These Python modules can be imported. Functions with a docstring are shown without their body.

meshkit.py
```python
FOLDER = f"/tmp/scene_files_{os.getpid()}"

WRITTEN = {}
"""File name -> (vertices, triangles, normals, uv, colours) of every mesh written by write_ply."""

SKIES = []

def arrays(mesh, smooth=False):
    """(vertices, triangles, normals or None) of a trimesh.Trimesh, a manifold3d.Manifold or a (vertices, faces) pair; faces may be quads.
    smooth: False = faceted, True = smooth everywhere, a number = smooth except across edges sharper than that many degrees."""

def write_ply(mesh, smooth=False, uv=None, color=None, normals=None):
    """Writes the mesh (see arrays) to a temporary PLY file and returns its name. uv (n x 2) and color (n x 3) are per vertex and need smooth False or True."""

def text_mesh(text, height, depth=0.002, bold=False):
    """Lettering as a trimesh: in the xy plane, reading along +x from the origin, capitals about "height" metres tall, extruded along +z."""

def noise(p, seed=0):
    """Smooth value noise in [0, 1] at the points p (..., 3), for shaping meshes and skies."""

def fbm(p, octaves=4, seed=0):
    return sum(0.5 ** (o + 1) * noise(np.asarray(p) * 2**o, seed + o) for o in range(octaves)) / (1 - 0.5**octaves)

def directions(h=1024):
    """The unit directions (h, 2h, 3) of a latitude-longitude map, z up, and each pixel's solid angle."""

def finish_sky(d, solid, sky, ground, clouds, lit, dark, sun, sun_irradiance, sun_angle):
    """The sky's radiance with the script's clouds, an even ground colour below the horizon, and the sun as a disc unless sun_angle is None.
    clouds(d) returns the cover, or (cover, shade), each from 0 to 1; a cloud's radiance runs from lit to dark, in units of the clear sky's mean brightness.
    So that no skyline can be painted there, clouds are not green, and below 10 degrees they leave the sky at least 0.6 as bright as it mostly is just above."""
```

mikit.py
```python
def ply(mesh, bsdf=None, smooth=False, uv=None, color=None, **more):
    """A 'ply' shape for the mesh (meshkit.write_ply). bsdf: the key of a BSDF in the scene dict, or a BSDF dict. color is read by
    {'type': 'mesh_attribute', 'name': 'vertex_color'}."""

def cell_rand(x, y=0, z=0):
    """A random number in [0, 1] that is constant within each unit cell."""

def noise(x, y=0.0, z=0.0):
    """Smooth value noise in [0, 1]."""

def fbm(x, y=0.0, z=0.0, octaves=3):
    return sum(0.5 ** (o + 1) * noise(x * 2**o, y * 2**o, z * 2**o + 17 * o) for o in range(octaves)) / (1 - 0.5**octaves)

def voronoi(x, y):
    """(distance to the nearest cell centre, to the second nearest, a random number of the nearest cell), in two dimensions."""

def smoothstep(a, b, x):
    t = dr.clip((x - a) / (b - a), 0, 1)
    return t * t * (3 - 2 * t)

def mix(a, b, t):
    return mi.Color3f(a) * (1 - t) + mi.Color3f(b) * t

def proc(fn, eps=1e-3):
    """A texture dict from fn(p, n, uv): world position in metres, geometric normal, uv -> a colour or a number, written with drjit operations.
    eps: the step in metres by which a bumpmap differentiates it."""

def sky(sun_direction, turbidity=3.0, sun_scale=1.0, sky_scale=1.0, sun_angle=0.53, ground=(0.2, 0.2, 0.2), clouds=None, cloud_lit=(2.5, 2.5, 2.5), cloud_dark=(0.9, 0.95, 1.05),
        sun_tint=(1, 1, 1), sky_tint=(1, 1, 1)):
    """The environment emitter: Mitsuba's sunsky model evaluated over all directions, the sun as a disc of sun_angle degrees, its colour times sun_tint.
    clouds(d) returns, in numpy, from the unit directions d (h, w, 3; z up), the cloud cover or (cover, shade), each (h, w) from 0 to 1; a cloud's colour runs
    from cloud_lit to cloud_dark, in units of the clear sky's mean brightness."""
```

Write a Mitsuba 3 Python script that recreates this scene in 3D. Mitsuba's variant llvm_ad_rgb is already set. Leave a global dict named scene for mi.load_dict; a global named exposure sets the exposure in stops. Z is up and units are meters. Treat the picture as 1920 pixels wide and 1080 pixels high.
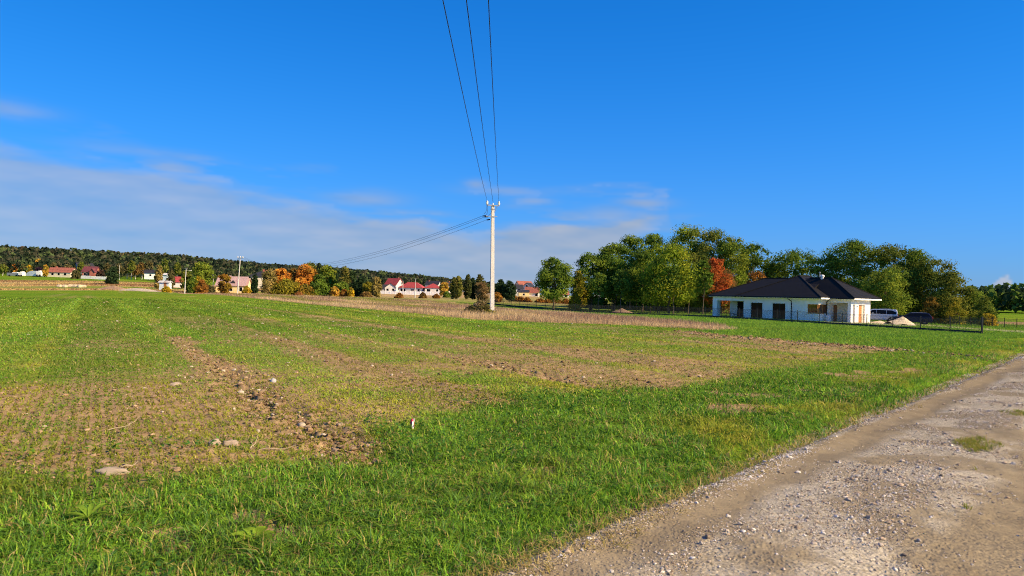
import math, numpy as np, trimesh, mitsuba as mi, drjit as dr, mikit, meshkit
import manifold3d as m3
from scipy.interpolate import RBFInterpolator
T = mi.ScalarTransform4f
scene, labels = {}, {}

# ---------------------------------------------------------------- camera, sky, sun, exposure
F, ROLL, PITCH, CAM_H = 1297.0, math.radians(1.4), math.atan(11.5 / 1297.0), 1.6
scene['camera'] = {'type': 'perspective', 'fov': math.degrees(2 * math.atan(960 / F)), 'fov_axis': 'x', 'near_clip': 0.05, 'far_clip': 20000.0,
                   'to_world': T().look_at(origin=[0, 0, CAM_H], target=[0, 1, CAM_H + math.tan(PITCH)], up=[-math.sin(ROLL), 0, math.cos(ROLL)])}
SUN_AZ, SUN_EL = math.radians(112), math.radians(33)
SUN = (math.sin(SUN_AZ) * math.cos(SUN_EL), math.cos(SUN_AZ) * math.cos(SUN_EL), math.sin(SUN_EL))
exposure = 2.12


def clouds(d):
    """A thin grey-violet layer low in the west and north, breaking up towards the east; two small cumulus tops far east."""
    az = np.degrees(np.arctan2(d[..., 0], d[..., 1]))
    el = np.degrees(np.arcsin(np.clip(d[..., 2], -1, 1)))
    q = np.stack([np.sin(np.radians(az)) * 7, np.cos(np.radians(az)) * 7, el * 0.42], -1)
    n = meshkit.fbm(q * 1.0, 5, 3)
    nf = meshkit.fbm(q * np.array([2.2, 2.2, 2.6]), 5, 11)
    n2 = meshkit.fbm(q * np.array([1.6, 1.6, 2.2]) + 9, 5, 8)
    # the upper edge of the layer sinks from 12.5 degrees in the north-west to 5 degrees in the north
    topx = [-180, -60, -38, -30, -22, -14, -9.5, -6, -3, 0, 3, 6, 9, 11.2, 12.5, 13.5, 16, 40, 180]
    topy = [11, 10.6, 9.6, 8.6, 7.5, 6.5, 5.9, 5.2, 4.6, 5.8, 6.4, 6.7, 7.2, 7.8, 7.7, 4.5, 2.0, .0, -2]
    top = np.interp(az, topx, topy)
    edge = top - el + (n - .5) * 3.4 + (nf - .5) * 2.4
    cover = np.clip((edge + .55) / 1.7, 0, 1) ** 1.2 * (0.84 + 0.28 * (nf - .5))
    cover *= 1 - .30 * np.clip((1 - az / 4) * .15, 0, 1)
    # torn wisps above the edge
    w = np.clip((n2 - .52) * 4.5, 0, 1) * np.clip((edge + 2.6) / 2.2, 0, 1) * .55
    cover = np.maximum(cover, w * np.clip((14 - az) / 2, 0, 1))
    # isolated streaks left and right of the pole
    for a, e, wa, we, s in ((-3.2, 8.9, .9, .35, .55), (-.8, 8.5, 3.2, .33, .42), (1.6, 7.75, 1.5, .33, .5), (-12.2, 7.3, 3.0, .6, .5), (14.0, 6.3, 1.5, .35, .6), (10.6, 7.6, 1.9, .45, .65), (8.0, 6.6, 2.6, .6, .5), (-36.5, 11.4, 2.5, .5, .40), (-29, 9.6, 4, .35, .25)):
        r = ((az - a) / wa) ** 2 + ((el - e + (nf - .5) * .8) / we) ** 2
        cover = np.maximum(cover, s * np.exp(-r * .9))
    bot = np.interp(az, [3.5, 6, 9, 12, 30], [-1, 1.0, 3.8, 6.4, 11])
    cover *= np.clip((el - bot + 1.2 + (nf - .5) * 2.5) / 2.4, 0, 1)
    lowfade = np.clip(el / 4.0, 0, 1)
    cover = cover * (.74 + .26 * lowfade)
    haze_low = .72 * np.exp(-np.clip(el, 0, 90) / 6.0)
    shade = np.clip(.62 - (nf - .5) * 1.1 - .20 * np.clip((top - el) / 6, 0, 1), 0, 1)
    lump = meshkit.fbm(np.stack([az * 1.6, el * 1.9, 0 * az], -1), 4, 15)
    # cumulus tops in the east
    for a, e, wa, h in ((35.35, 1.15, .75, .95), (36.9, 1.1, .6, .62), (39.5, 1.0, 1.3, .7), (44, .9, 2.0, .9)):
        hh = h * np.clip(1 - ((az - a) / wa) ** 2, 0, 1) ** .8 * (.75 + .5 * lump) + (lump - .5) * .55
        c = np.clip((hh - (el - e)) / .22, 0, 1) * np.clip((el - e + .35) / .35, 0, 1) * np.clip(2.2 - 2.2 * np.abs((az - a) / wa), 0, 1)
        shade = np.where(c > cover, np.clip(.25 - .3 * (el - e), 0, 1), shade)
        cover = np.maximum(cover, c * .8)
    shade = np.where(haze_low > cover, .75, shade)
    cover = cover + haze_low * (1 - cover)
    return np.clip(cover, 0, .93), shade


scene['sky'] = mikit.sky(SUN, turbidity=2.6, sun_scale=1.3, sky_scale=1.0, sun_tint=(1.04, .97, .82), sky_tint=(.035, .63, 1.34), clouds=clouds,
                         cloud_lit=(1.68, 1.80, 2.12), cloud_dark=(.94, 1.27, 1.76))

# ---------------------------------------------------------------- points: a bearing and a distance become a place on the ground
FW = np.array([0, math.cos(PITCH), math.sin(PITCH)])
UP0, RT0 = np.array([0, -math.sin(PITCH), math.cos(PITCH)]), np.array([1.0, 0, 0])
UP, RT = math.cos(ROLL) * UP0 - math.sin(ROLL) * RT0, math.cos(ROLL) * RT0 + math.sin(ROLL) * UP0


def pos(px, py, d):
    r = FW + RT * (px - 960) / F + UP * (540 - py) / F
    return np.array([0, 0, CAM_H]) + r * d / r[1]


def proj(p):
    q = np.asarray(p, float) - [0, 0, CAM_H]
    w = q @ FW
    return 960 + F * (q @ RT) / w, 540 - F * (q @ UP) / w


# surveyed heights of the ground: x, y, z in metres
SURVEY = [(x, y, 0) for x, y in ((0, 0), (-8, 3), (8, 3), (-15, 15), (0, 15), (15, 15), (-30, 30), (0, 35), (0, -10), (-25, -20), (25, -20), (30, 0), (-30, 0), (-30, 80), (-1.6, 57), (-2, 42), (14, 40),
          (22, 30), (0, -60), (-60, 0), (60, 0), (-62, 40))] + [
    (41.7, 61.3, -.9), (24.4, 87.3, -.73), (38.1, 86, -.88), (50, 95, -1.0), (6.9, 114, -.91), (-2.4, 128, -.48), (217, 300, -1.3), (98, 135, -1.06), (60, 100, -1.2), (-142, 215, 0), (-104, 190, -.13), (-64, 162, 0),
    (-87.5, 185, -.5), (-96, 235, -.25), (-52.6, 190, -.4), (-37.5, 250, -.5), (-52.6, 360, .45), (-13.4, 175, 0), (-212, 320, 3.9), (-237, 320, 3.8), (-160, 260, 1.5), (-166, 230, .2), (10, 330, .7), (-333, 450, 7.2),
    (-194, 450, 5.3), (-55, 450, 1.5), (30, 160, -.9), (90, 70, -1), (120, 200, -1.2), (90, 330, -.6), (-300, 200, 1.5), (-150, 90, 0), (-400, 0, 2), (400, 0, -2), (0, -400, 0), (-120, 300, 1.6), (-75, 300, .3)]
SV = np.array(SURVEY, float)


def warp(x, y):
    r = np.sqrt(x * x + y * y) + 1e-6
    s = 40 * np.arcsinh(r / 40) / r
    return np.stack([x * s, y * s], -1)


_rbf = RBFInterpolator(warp(SV[:, 0], SV[:, 1]), SV[:, 2], kernel='thin_plate_spline', smoothing=.3)


def sstep(a, b, x):
    t = np.clip((x - a) / (b - a), 0, 1)
    return t * t * (3 - 2 * t)


HILL_AZ = np.array([-180, -75, -50, -36.5, -28, -23, -19.5, -15.5, -11.3, -7, -2.6, 0, 180])
HILL_Z = np.array([0, 14, 26, 26, 25, 22, 18.3, 16.6, 13, 8, 1.8, 0, 0])


def terrain(x, y):
    x, y = np.asarray(x, float), np.asarray(y, float)
    sh = x.shape
    xf, yf = x.ravel(), y.ravel()
    r = np.hypot(xf, yf)
    k = np.minimum(1, 470 / np.maximum(r, 1))
    z = np.concatenate([_rbf(warp(a, b)) for a, b in zip(np.array_split(xf * k, max(1, len(xf) // 60000)), np.array_split(yf * k, max(1, len(xf) // 60000)))])
    z = z * sstep(5, 28, r)
    hill = np.interp(np.degrees(np.arctan2(xf, yf)), HILL_AZ, HILL_Z)
    w = sstep(500, 960, r)
    z = np.where(hill > 0, z * (1 - w) + np.maximum(hill, 0) * w, z * (1 - w * .6))
    return z.reshape(sh)


def spot(px, d, dx=0.0):
    """The ground point d metres ahead of the camera's plane whose bearing is column px of the photograph."""
    x, z = (px - 960) / F * d, 0.0
    for _ in range(4):
        z = float(terrain(np.array([x]), np.array([d]))[0])
        x += (px - proj((x, d, z))[0]) / F * d
    return np.array([x + dx, d, z])


# ---------------------------------------------------------------- the road's frame and the field's frame
RD, RN = np.array([math.sin(math.radians(42.2)), math.cos(math.radians(42.2))]), np.array([math.cos(math.radians(42.2)), -math.sin(math.radians(42.2))])
RO = np.array([-.05, 3.94])


def road_tu(x, y):
    return (x - RO[0]) * RD[0] + (y - RO[1]) * RD[1], (x - RO[0]) * RN[0] + (y - RO[1]) * RN[1]


ROAD_W = 4.9
FD, FN, FO = np.array([-.515, .857]), np.array([.857, .515]), np.array([-1.87, 41.56])


def field_qa(x, y):
    return (x - FO[0]) * FN[0] + (y - FO[1]) * FN[1], (x - FO[0]) * FD[0] + (y - FO[1]) * FD[1]


def fb(x, y, s, octv=3, seed=0):
    return meshkit.fbm(np.stack([x * s, y * s, np.zeros_like(x)], -1), octv, seed)


SOIL_SPOTS = [(-4.3, 7.3, 1.6, .7, .75), (-5.6, 6.6, 1.6, .7, .8), (-7.6, 10.5, 2.0, 1.0, .45), (-3.6, 6.3, 1.2, .4, .6), (-4.6, 5.7, .9, .35, .6), (-3.0, 7.6, 1.2, .5, .5), (-9.5, 9.0, 2.0, .8, .4), (-4.9, 9.4, 2.6, 1.5, .95), (-6.6, 8.9, 2.2, 1.2, .85), (-3.5, 11.5, 2.2, 1.4, .45), (-1.9, 9.0, 1.6, 1.0, .75), (-.9, 15.0, 2.6, 1.0, .45), (1.8, 14.4, 3.0, .9, .6), (3.2, 17.2, 3.6, .9, .6), (6.5, 19.2, 3.0, .8, .55),
              (-5.1, 12.8, 1.1, .7, .6), (-1.25, 7.2, .8, .35, .8), (-2.6, 6.55, .9, .35, .6), (2.5, 20.5, 4.5, .9, .45), (5.5, 23.5, 4.5, 1.0, .5), (-8.4, 7.4, 1.5, .8, .4), (0, 25, 5, 1.1, .35), (-.2, 11.6, 1.6, .5, .4), (-3.3, 5.9, 1.0, .35, .45)]


def zones(x, y):
    """Cover of green plants (0 to 1), dryness (0 lush, 1 straw), roughness of the soil, and the place: verge, field, strip, meadow weights."""
    t, u = road_tu(x, y)
    q, a = field_qa(x, y)
    r = np.hypot(x, y)
    n1, n2, n3 = fb(x, y, .35, 3, 1), fb(x, y, 1.4, 3, 2), fb(x, y, .08, 3, 3)
    plough = np.exp(-(((x - 92) / 26) ** 2 + ((y - 112) / 11) ** 2) * 1.0) * sstep(60, 70, x)
    verge_w = np.interp(t, [-5, 1.4, 3, 6.5, 9, 11, 30], [3.15, 2.95, 3.85, 4.0, 3.4, 3.1, 2.9]) + (n1 - .5) * 1.2 + (n2 - .5) * 1.1
    verge = sstep(-verge_w - .55, -verge_w + .35, u) * 1.0 * (t > -40)
    # the weed strip beyond the field
    front = np.interp(a, [-60, -30, -16, -12.5, -11.5, -7, -3, 0, 400], [3.4, 3.8, 3.0, 4.5, 6.6, 5.6, 2.0, 0, 0]) + (n2 - .5) * .7
    back = np.interp(a, [-14, -8, 0, 14, 30, 100, 200], [7.5, 12, 15.5, 19, 30, 38, 40]) + (n1 - .5) * 3
    in_field = sstep(.25, -.25, q - front) * (1 - verge) * sstep(186, 176, a + (n1 - .5) * 10)
    strip = sstep(-.3, .3, q - front) * sstep(1.2, -1.2, q - back) * sstep(-12.6, -11.2, a) * (a < 190)
    strip = strip * (1 - verge)
    rows = meshkit.fbm(np.stack([q * .85, a * .025, np.zeros_like(q)], -1), 3, 5)
    rowc = np.clip((rows - .5) * 2.4 + .5, 0, 1)
    rows2 = meshkit.fbm(np.stack([q * .28, a * .018, np.zeros_like(q)], -1), 2, 6)
    az = np.degrees(np.arctan2(x, y))
    tram = np.exp(-(((q + 17.7) % 6.0 - 3.0) / .30) ** 2) * .45 + np.exp(-(((q + 16.0) % 6.0 - 3.0) / .30) ** 2) * .35
    g = .64 - .35 * tram + .24 * sstep(10, 40, r) + .22 * sstep(-14, -27, az) + (rowc - .5) * .62 + (rows2 - .5) * .75 + (n1 - .5) * .55 + (n2 - .5) * .3
    for sx, sy, rx, ry, s in SOIL_SPOTS:
        g = g - s * .62 * (.55 + .9 * n2) * np.exp(-(((x - sx) / rx) ** 2 + ((y - sy) / ry) ** 2))
    track = np.exp(-((q + 17.7 + (n1 - .5) * .8) / .33) ** 2) * sstep(-36, -30, a) * sstep(75, 30, a)
    track = np.maximum(track, .6 * np.exp(-((q + 12.2) / .28) ** 2) * sstep(90, 40, a))
    g = g - track * (.40 + .5 * sstep(24, 12, r))
    furrow = np.exp(-((q - front + .3) / .75) ** 2) * sstep(-11.5, -13.5, a) * sstep(-34, -24, a)
    g = g + 0
    green_f = np.clip(g, 0.40, 1)
    dry_f = np.clip(.12 - .30 * sstep(18, 50, r) + (n2 - .45) * .9 + (n3 - .5) * .7 + .45 * sstep(.75, .2, g) + (rows - .5) * .5 + .3 * track + .6 * tram + .25 * np.exp(-((q + 6) / 7) ** 2), 0, .8)
    # elsewhere: bright meadow on the right, drier to the north
    meadow_dry = np.clip(.08 + (n1 - .5) * .5 + .55 * sstep(95, 170, y) * sstep(60, 10, x) + .55 * sstep(185, 200, a) * sstep(8, -8, az), 0, 1)
    far_straw = sstep(184, 196, a + (n1 - .5) * 8) * sstep(-8, -14, az)
    bands = meshkit.fbm(np.stack([a * .055, q * .012, np.zeros_like(q)], -1), 3, 9)
    meadow_dry = np.clip(meadow_dry * (1 - far_straw) + far_straw * np.clip(.9 + (bands - .5) * 2.4, 0, 1) * sstep(330, 290, a) , 0, 1)
    green = np.clip(.93 + (n2 - .5) * .4, 0, 1)
    green = green * (1 - in_field) + green_f * in_field
    green = green * (1 - furrow * .75) * (1 - sstep(.35, .6, plough) * .95)
    dry = meadow_dry * (1 - in_field) + dry_f * in_field
    dry = dry * (1 - strip) + strip * np.clip(.95 + (n2 - .5) * .3, 0, 1)
    edge_dry = np.exp(-((u + .05) / .16) ** 2) * .8
    vd = np.clip(.06 + (n2 - .5) * .5 + edge_dry + .35 * np.exp(-((u + .7) / .4) ** 2) * sstep(.5, .62, n1), 0, 1)
    vg = np.clip(.96 - .9 * sstep(.66, .76, fb(x, y, 1.1, 3, 21)) * sstep(-.6, -1.6, u), .1, 1)
    green = green * (1 - verge) + verge * vg * 1.3
    dry = dry * (1 - verge) + verge * vd
    rough = in_field * (.35 + .9 * (1 - green_f)) * (1 + 1.6 * track * sstep(22, 12, r)) + verge * .5 + (1 - in_field) * (1 - verge) * .25 + furrow * 1.6
    return dict(green=green, dry=dry, rough=rough, verge=verge, field=in_field, rowc=rowc, tram=tram, strip=strip, track=track, furrow=furrow, t=t, u=u, q=q, a=a, r=r, az=az, rows=rows, front=front)


def ground_z(x, y, zn=None):
    z = terrain(x, y)
    zn = zn or zones(x, y)
    r = zn['r']
    near = sstep(70, 18, r)
    clod = fb(x, y, 7.0, 3, 31)
    big = fb(x, y, 2.2, 3, 32)
    z = z + near * zn['rough'] * ((clod - .5) * .045 + np.maximum(clod - .58, 0) * .12 * (1 - zn['green']) + (big - .5) * .05)
    z = z - near * zn['track'] * .05 * sstep(30, 10, r) + (fb(x, y, .5, 2, 33) - .5) * .10 * near * (1 - sstep(-1.0, -.3, zn['u']) * sstep(6.5, 5.4, zn['u']))
    corridor = sstep(-.62, -.36, zn['u']) * sstep(ROAD_W + .35, ROAD_W - .02, zn['u'])
    return z - corridor * .06


# ---------------------------------------------------------------- materials
def rgb(*c):
    return {'type': 'rgb', 'value': [float(x) for x in c]}


def tint(base, amp=.12, scale=3.0, warm=0.0):
    """A base colour with soft uneven weathering."""
    b = mi.ScalarColor3f(*base)

    def fn(p, n, uv):
        k = mikit.fbm(p.x * scale, p.y * scale, p.z * scale, 3)
        return mi.Color3f(b[0], b[1], b[2]) * (1 - amp + 2 * amp * k) * mi.Color3f(1 + warm * (k - .5), 1, 1 - warm * (k - .5))
    return mikit.proc(fn)


def mat(name, base, rough=.8, amp=.1, scale=3.0, warm=0.0, spec=.3, metallic=0.0, coat=0.0, flat=False):
    scene[name] = {'type': 'twosided', 'inner': {'type': 'principled', 'base_color': rgb(*base) if flat else tint(base, amp, scale, warm), 'roughness': rough, 'specular': spec, 'metallic': metallic, 'clearcoat': coat}}


VC = {'type': 'mesh_attribute', 'name': 'vertex_color'}
scene['leaf_material'] = {'type': 'principledthin', 'base_color': VC, 'roughness': .62, 'diff_trans': .62, 'eta': 1.35}
scene['grass_material'] = {'type': 'principledthin', 'base_color': VC, 'roughness': .40, 'diff_trans': .6, 'eta': 1.4}
scene['matte_material'] = {'type': 'twosided', 'inner': {'type': 'diffuse', 'reflectance': VC}}


def ground_fn(p, n, uv):
    fine = mikit.fbm(p.x * 9, p.y * 9, 0, 3)
    grain = mikit.noise(p.x * 60, p.y * 60, 3)
    mid = mikit.fbm(p.x * 1.1, p.y * 1.1, 5, 3)
    wide = mikit.fbm(p.x * .09, p.y * .09, 8, 2)
    soil = mikit.mix((.225, .145, .070), (.420, .300, .170), dr.clip(fine * .8 + grain * .35 - .05, 0, 1))
    green = mikit.mix((.075, .165, .012), (.150, .270, .024), dr.clip(mid * .7 + fine * .5 - .1, 0, 1))
    green = mikit.mix(green, (.24, .27, .03), dr.clip(wide * 1.2 - .45, 0, .5))
    straw = mikit.mix((.27, .17, .09), (.52, .40, .18), dr.clip(mid * 1.5 - .25, 0, 1))
    plant = mikit.mix(green, straw, mikit.smoothstep(.15, .95, uv.y + (fine - .5) * .3))
    far = mikit.smoothstep(14, 45, dr.sqrt(p.x * p.x + p.y * p.y))
    speck = mikit.smoothstep(.50, .66, mikit.fbm(p.x * 22, p.y * 22, 4, 2)) * mikit.smoothstep(.15, .4, uv.x)
    w = dr.clip(speck * .60 * (1 - .4 * far) + (uv.x - .5) * 1.5 + .5 + (fine - .5) * (1.4 - .9 * far) - .50 * (1 - far) - .02, 0, 1)
    return mikit.mix(soil, plant, w)


scene['ground_material'] = {'type': 'twosided', 'inner': {'type': 'diffuse', 'reflectance': mikit.proc(ground_fn)}}


def road_fn(p, n, uv):
    u, t = uv.x, uv.y
    wob = (mikit.fbm(t * .7, u * .7, 1, 2) - .5) * .35
    v = u + wob
    rut = mikit.smoothstep(.02, .10, v) * mikit.smoothstep(.62, .40, v) + mikit.smoothstep(1.62, 1.85, v) * mikit.smoothstep(3.05, 2.75, v)
    g1 = mikit.fbm(p.x * 5, p.y * 5, 2, 3)
    g2 = mikit.noise(p.x * 120, p.y * 120, 7)
    g3 = mikit.noise(p.x * 45, p.y * 45, 9)
    dirt = mikit.mix((.222, .178, .112), (.335, .278, .180), dr.clip(g1 * .9 + (g2 - .5) * .35, 0, 1))
    grav = mikit.mix((.245, .210, .140), (.62, .565, .44), dr.clip(g2 * .55 + g3 * .5 + g1 * .3 - .18, 0, 1))
    pat = mikit.fbm(p.x * 1.9, p.y * 1.9, 6, 3)
    return mikit.mix(grav, dirt, dr.clip(rut * .95 + dr.clip((pat - .46) * 5, 0, .85) * (1 - rut), 0, 1))


def road_bump(p, n, uv):
    return mikit.noise(p.x * 75, p.y * 75, 3) * .011 + mikit.noise(p.x * 200, p.y * 200, 4) * .004


scene['road_material'] = {'type': 'twosided', 'inner': {'type': 'bumpmap', 'arbitrary': mikit.proc(road_bump, .002), 'scale': 1.0, 'bsdf': {'type': 'diffuse', 'reflectance': mikit.proc(road_fn)}}}


def bark_fn(base, dark):
    def fn(p, n, uv):
        k = mikit.fbm(p.x * 14, p.y * 14, p.z * 2.5, 3)
        return mikit.mix(dark, base, k)
    return fn


scene['bark_material'] = {'type': 'twosided', 'inner': {'type': 'diffuse', 'reflectance': mikit.proc(bark_fn((.19, .15, .115), (.07, .055, .042)))}}
scene['birch_material'] = {'type': 'twosided', 'inner': {'type': 'diffuse', 'reflectance': mikit.proc(bark_fn((.80, .77, .70), (.34, .30, .26)))}}
mat('concrete_material', (.60, .585, .54), .85, .06, .7, .05)
mat('plaster_white', (.84, .84, .81), .85, .03, 1.2)
mat('plaster_pale', (.62, .61, .58), .85, .05, 1.2)
mat('plaster_cream', (.62, .57, .45), .9, .05, 1.2)
mat('plaster_yellow', (.72, .58, .27), .9, .06, 1.0)
mat('plaster_grey', (.42, .42, .42), .9, .06, 1.0)
mat('brick_red', (.34, .12, .09), .9, .15, 2.0)
mat('roof_red', (.33, .055, .05), .55, .14, 1.3)
mat('roof_maroon', (.15, .045, .05), .6, .14, 1.3)
mat('roof_orange', (.30, .105, .07), .6, .14, 1.3)
mat('roof_rose', (.40, .27, .26), .7, .10, 1.3)
mat('roof_slate', (.030, .030, .036), .6, .15, 1.5)


def tile_bump(p, n, uv):
    """Low tile courses: each 0.35 m tall, with pans 0.2 m wide."""
    c = mi.Float(p.z) * 5.2
    k = c - dr.floor(c)
    w = (p.x * -.588 + p.y * .809) * 4.6
    return k * .018 + dr.abs(dr.sin(w * 3.14159)) * .012


scene['roof_anthracite'] = {'type': 'twosided', 'inner': {'type': 'bumpmap', 'arbitrary': mikit.proc(tile_bump, .02), 'scale': 1.0,
                            'bsdf': {'type': 'principled', 'base_color': tint((.016, .0155, .0155), .12, 2.0), 'roughness': .6, 'specular': .08}}}
mat('black_metal', (.012, .013, .014), .45, flat=True, spec=.5)
mat('grey_metal', (.36, .37, .38), .45, flat=True, metallic=.6)
mat('window_dark', (.006, .007, .009), .06, flat=True, spec=.14)
mat('wood_orange', (.46, .20, .065), .55, .16, 5.0)
mat('wood_brown', (.26, .115, .05), .5, .14, 5.0)
mat('gravel_board', (.035, .037, .037), .8, .15, 3)
mat('paving_grey', (.38, .36, .33), .9, .12, 2)
mat('porcelain', (.72, .74, .74), .22, flat=True, spec=.6)
mat('wire_material', (.030, .032, .036), .6, flat=True)
mat('paint_navy', (.008, .010, .036), .4, flat=True, spec=.18, coat=.0)
mat('paint_silver', (.42, .45, .50), .3, flat=True, spec=.6, metallic=.35, coat=.8)
mat('tyre_rubber', (.018, .018, .018), .85, flat=True)
mat('alloy', (.45, .46, .48), .35, flat=True, metallic=.8)
mat('lamp_red', (.45, .015, .02), .2, flat=True, spec=.7)
mat('lamp_clear', (.7, .72, .75), .15, flat=True, spec=.8)
mat('plate_white', (.75, .75, .72), .5, flat=True)
mat('sand_material', (.62, .52, .36), .95, .10, 5)
mat('soil_material', (.24, .16, .10), .95, .25, 3)
mat('gravel_grey', (.30, .26, .21), .95, .2, 2)
mat('hay_wrap', (.56, .46, .31), .8, .14, 4)
mat('film_white', (.78, .78, .76), .5, .06, 2)
mat('film_blue', (.50, .60, .66), .4, .08, 1)
mat('plastic_red', (.58, .035, .07), .4, flat=True)
mat('room_dark', (.02, .018, .016), .9, flat=True)
mat('straw_stalk', (.40, .32, .20), .8, .15, 20)
scene['pane_glass'] = {'type': 'thindielectric', 'int_ior': 1.5}


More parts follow.
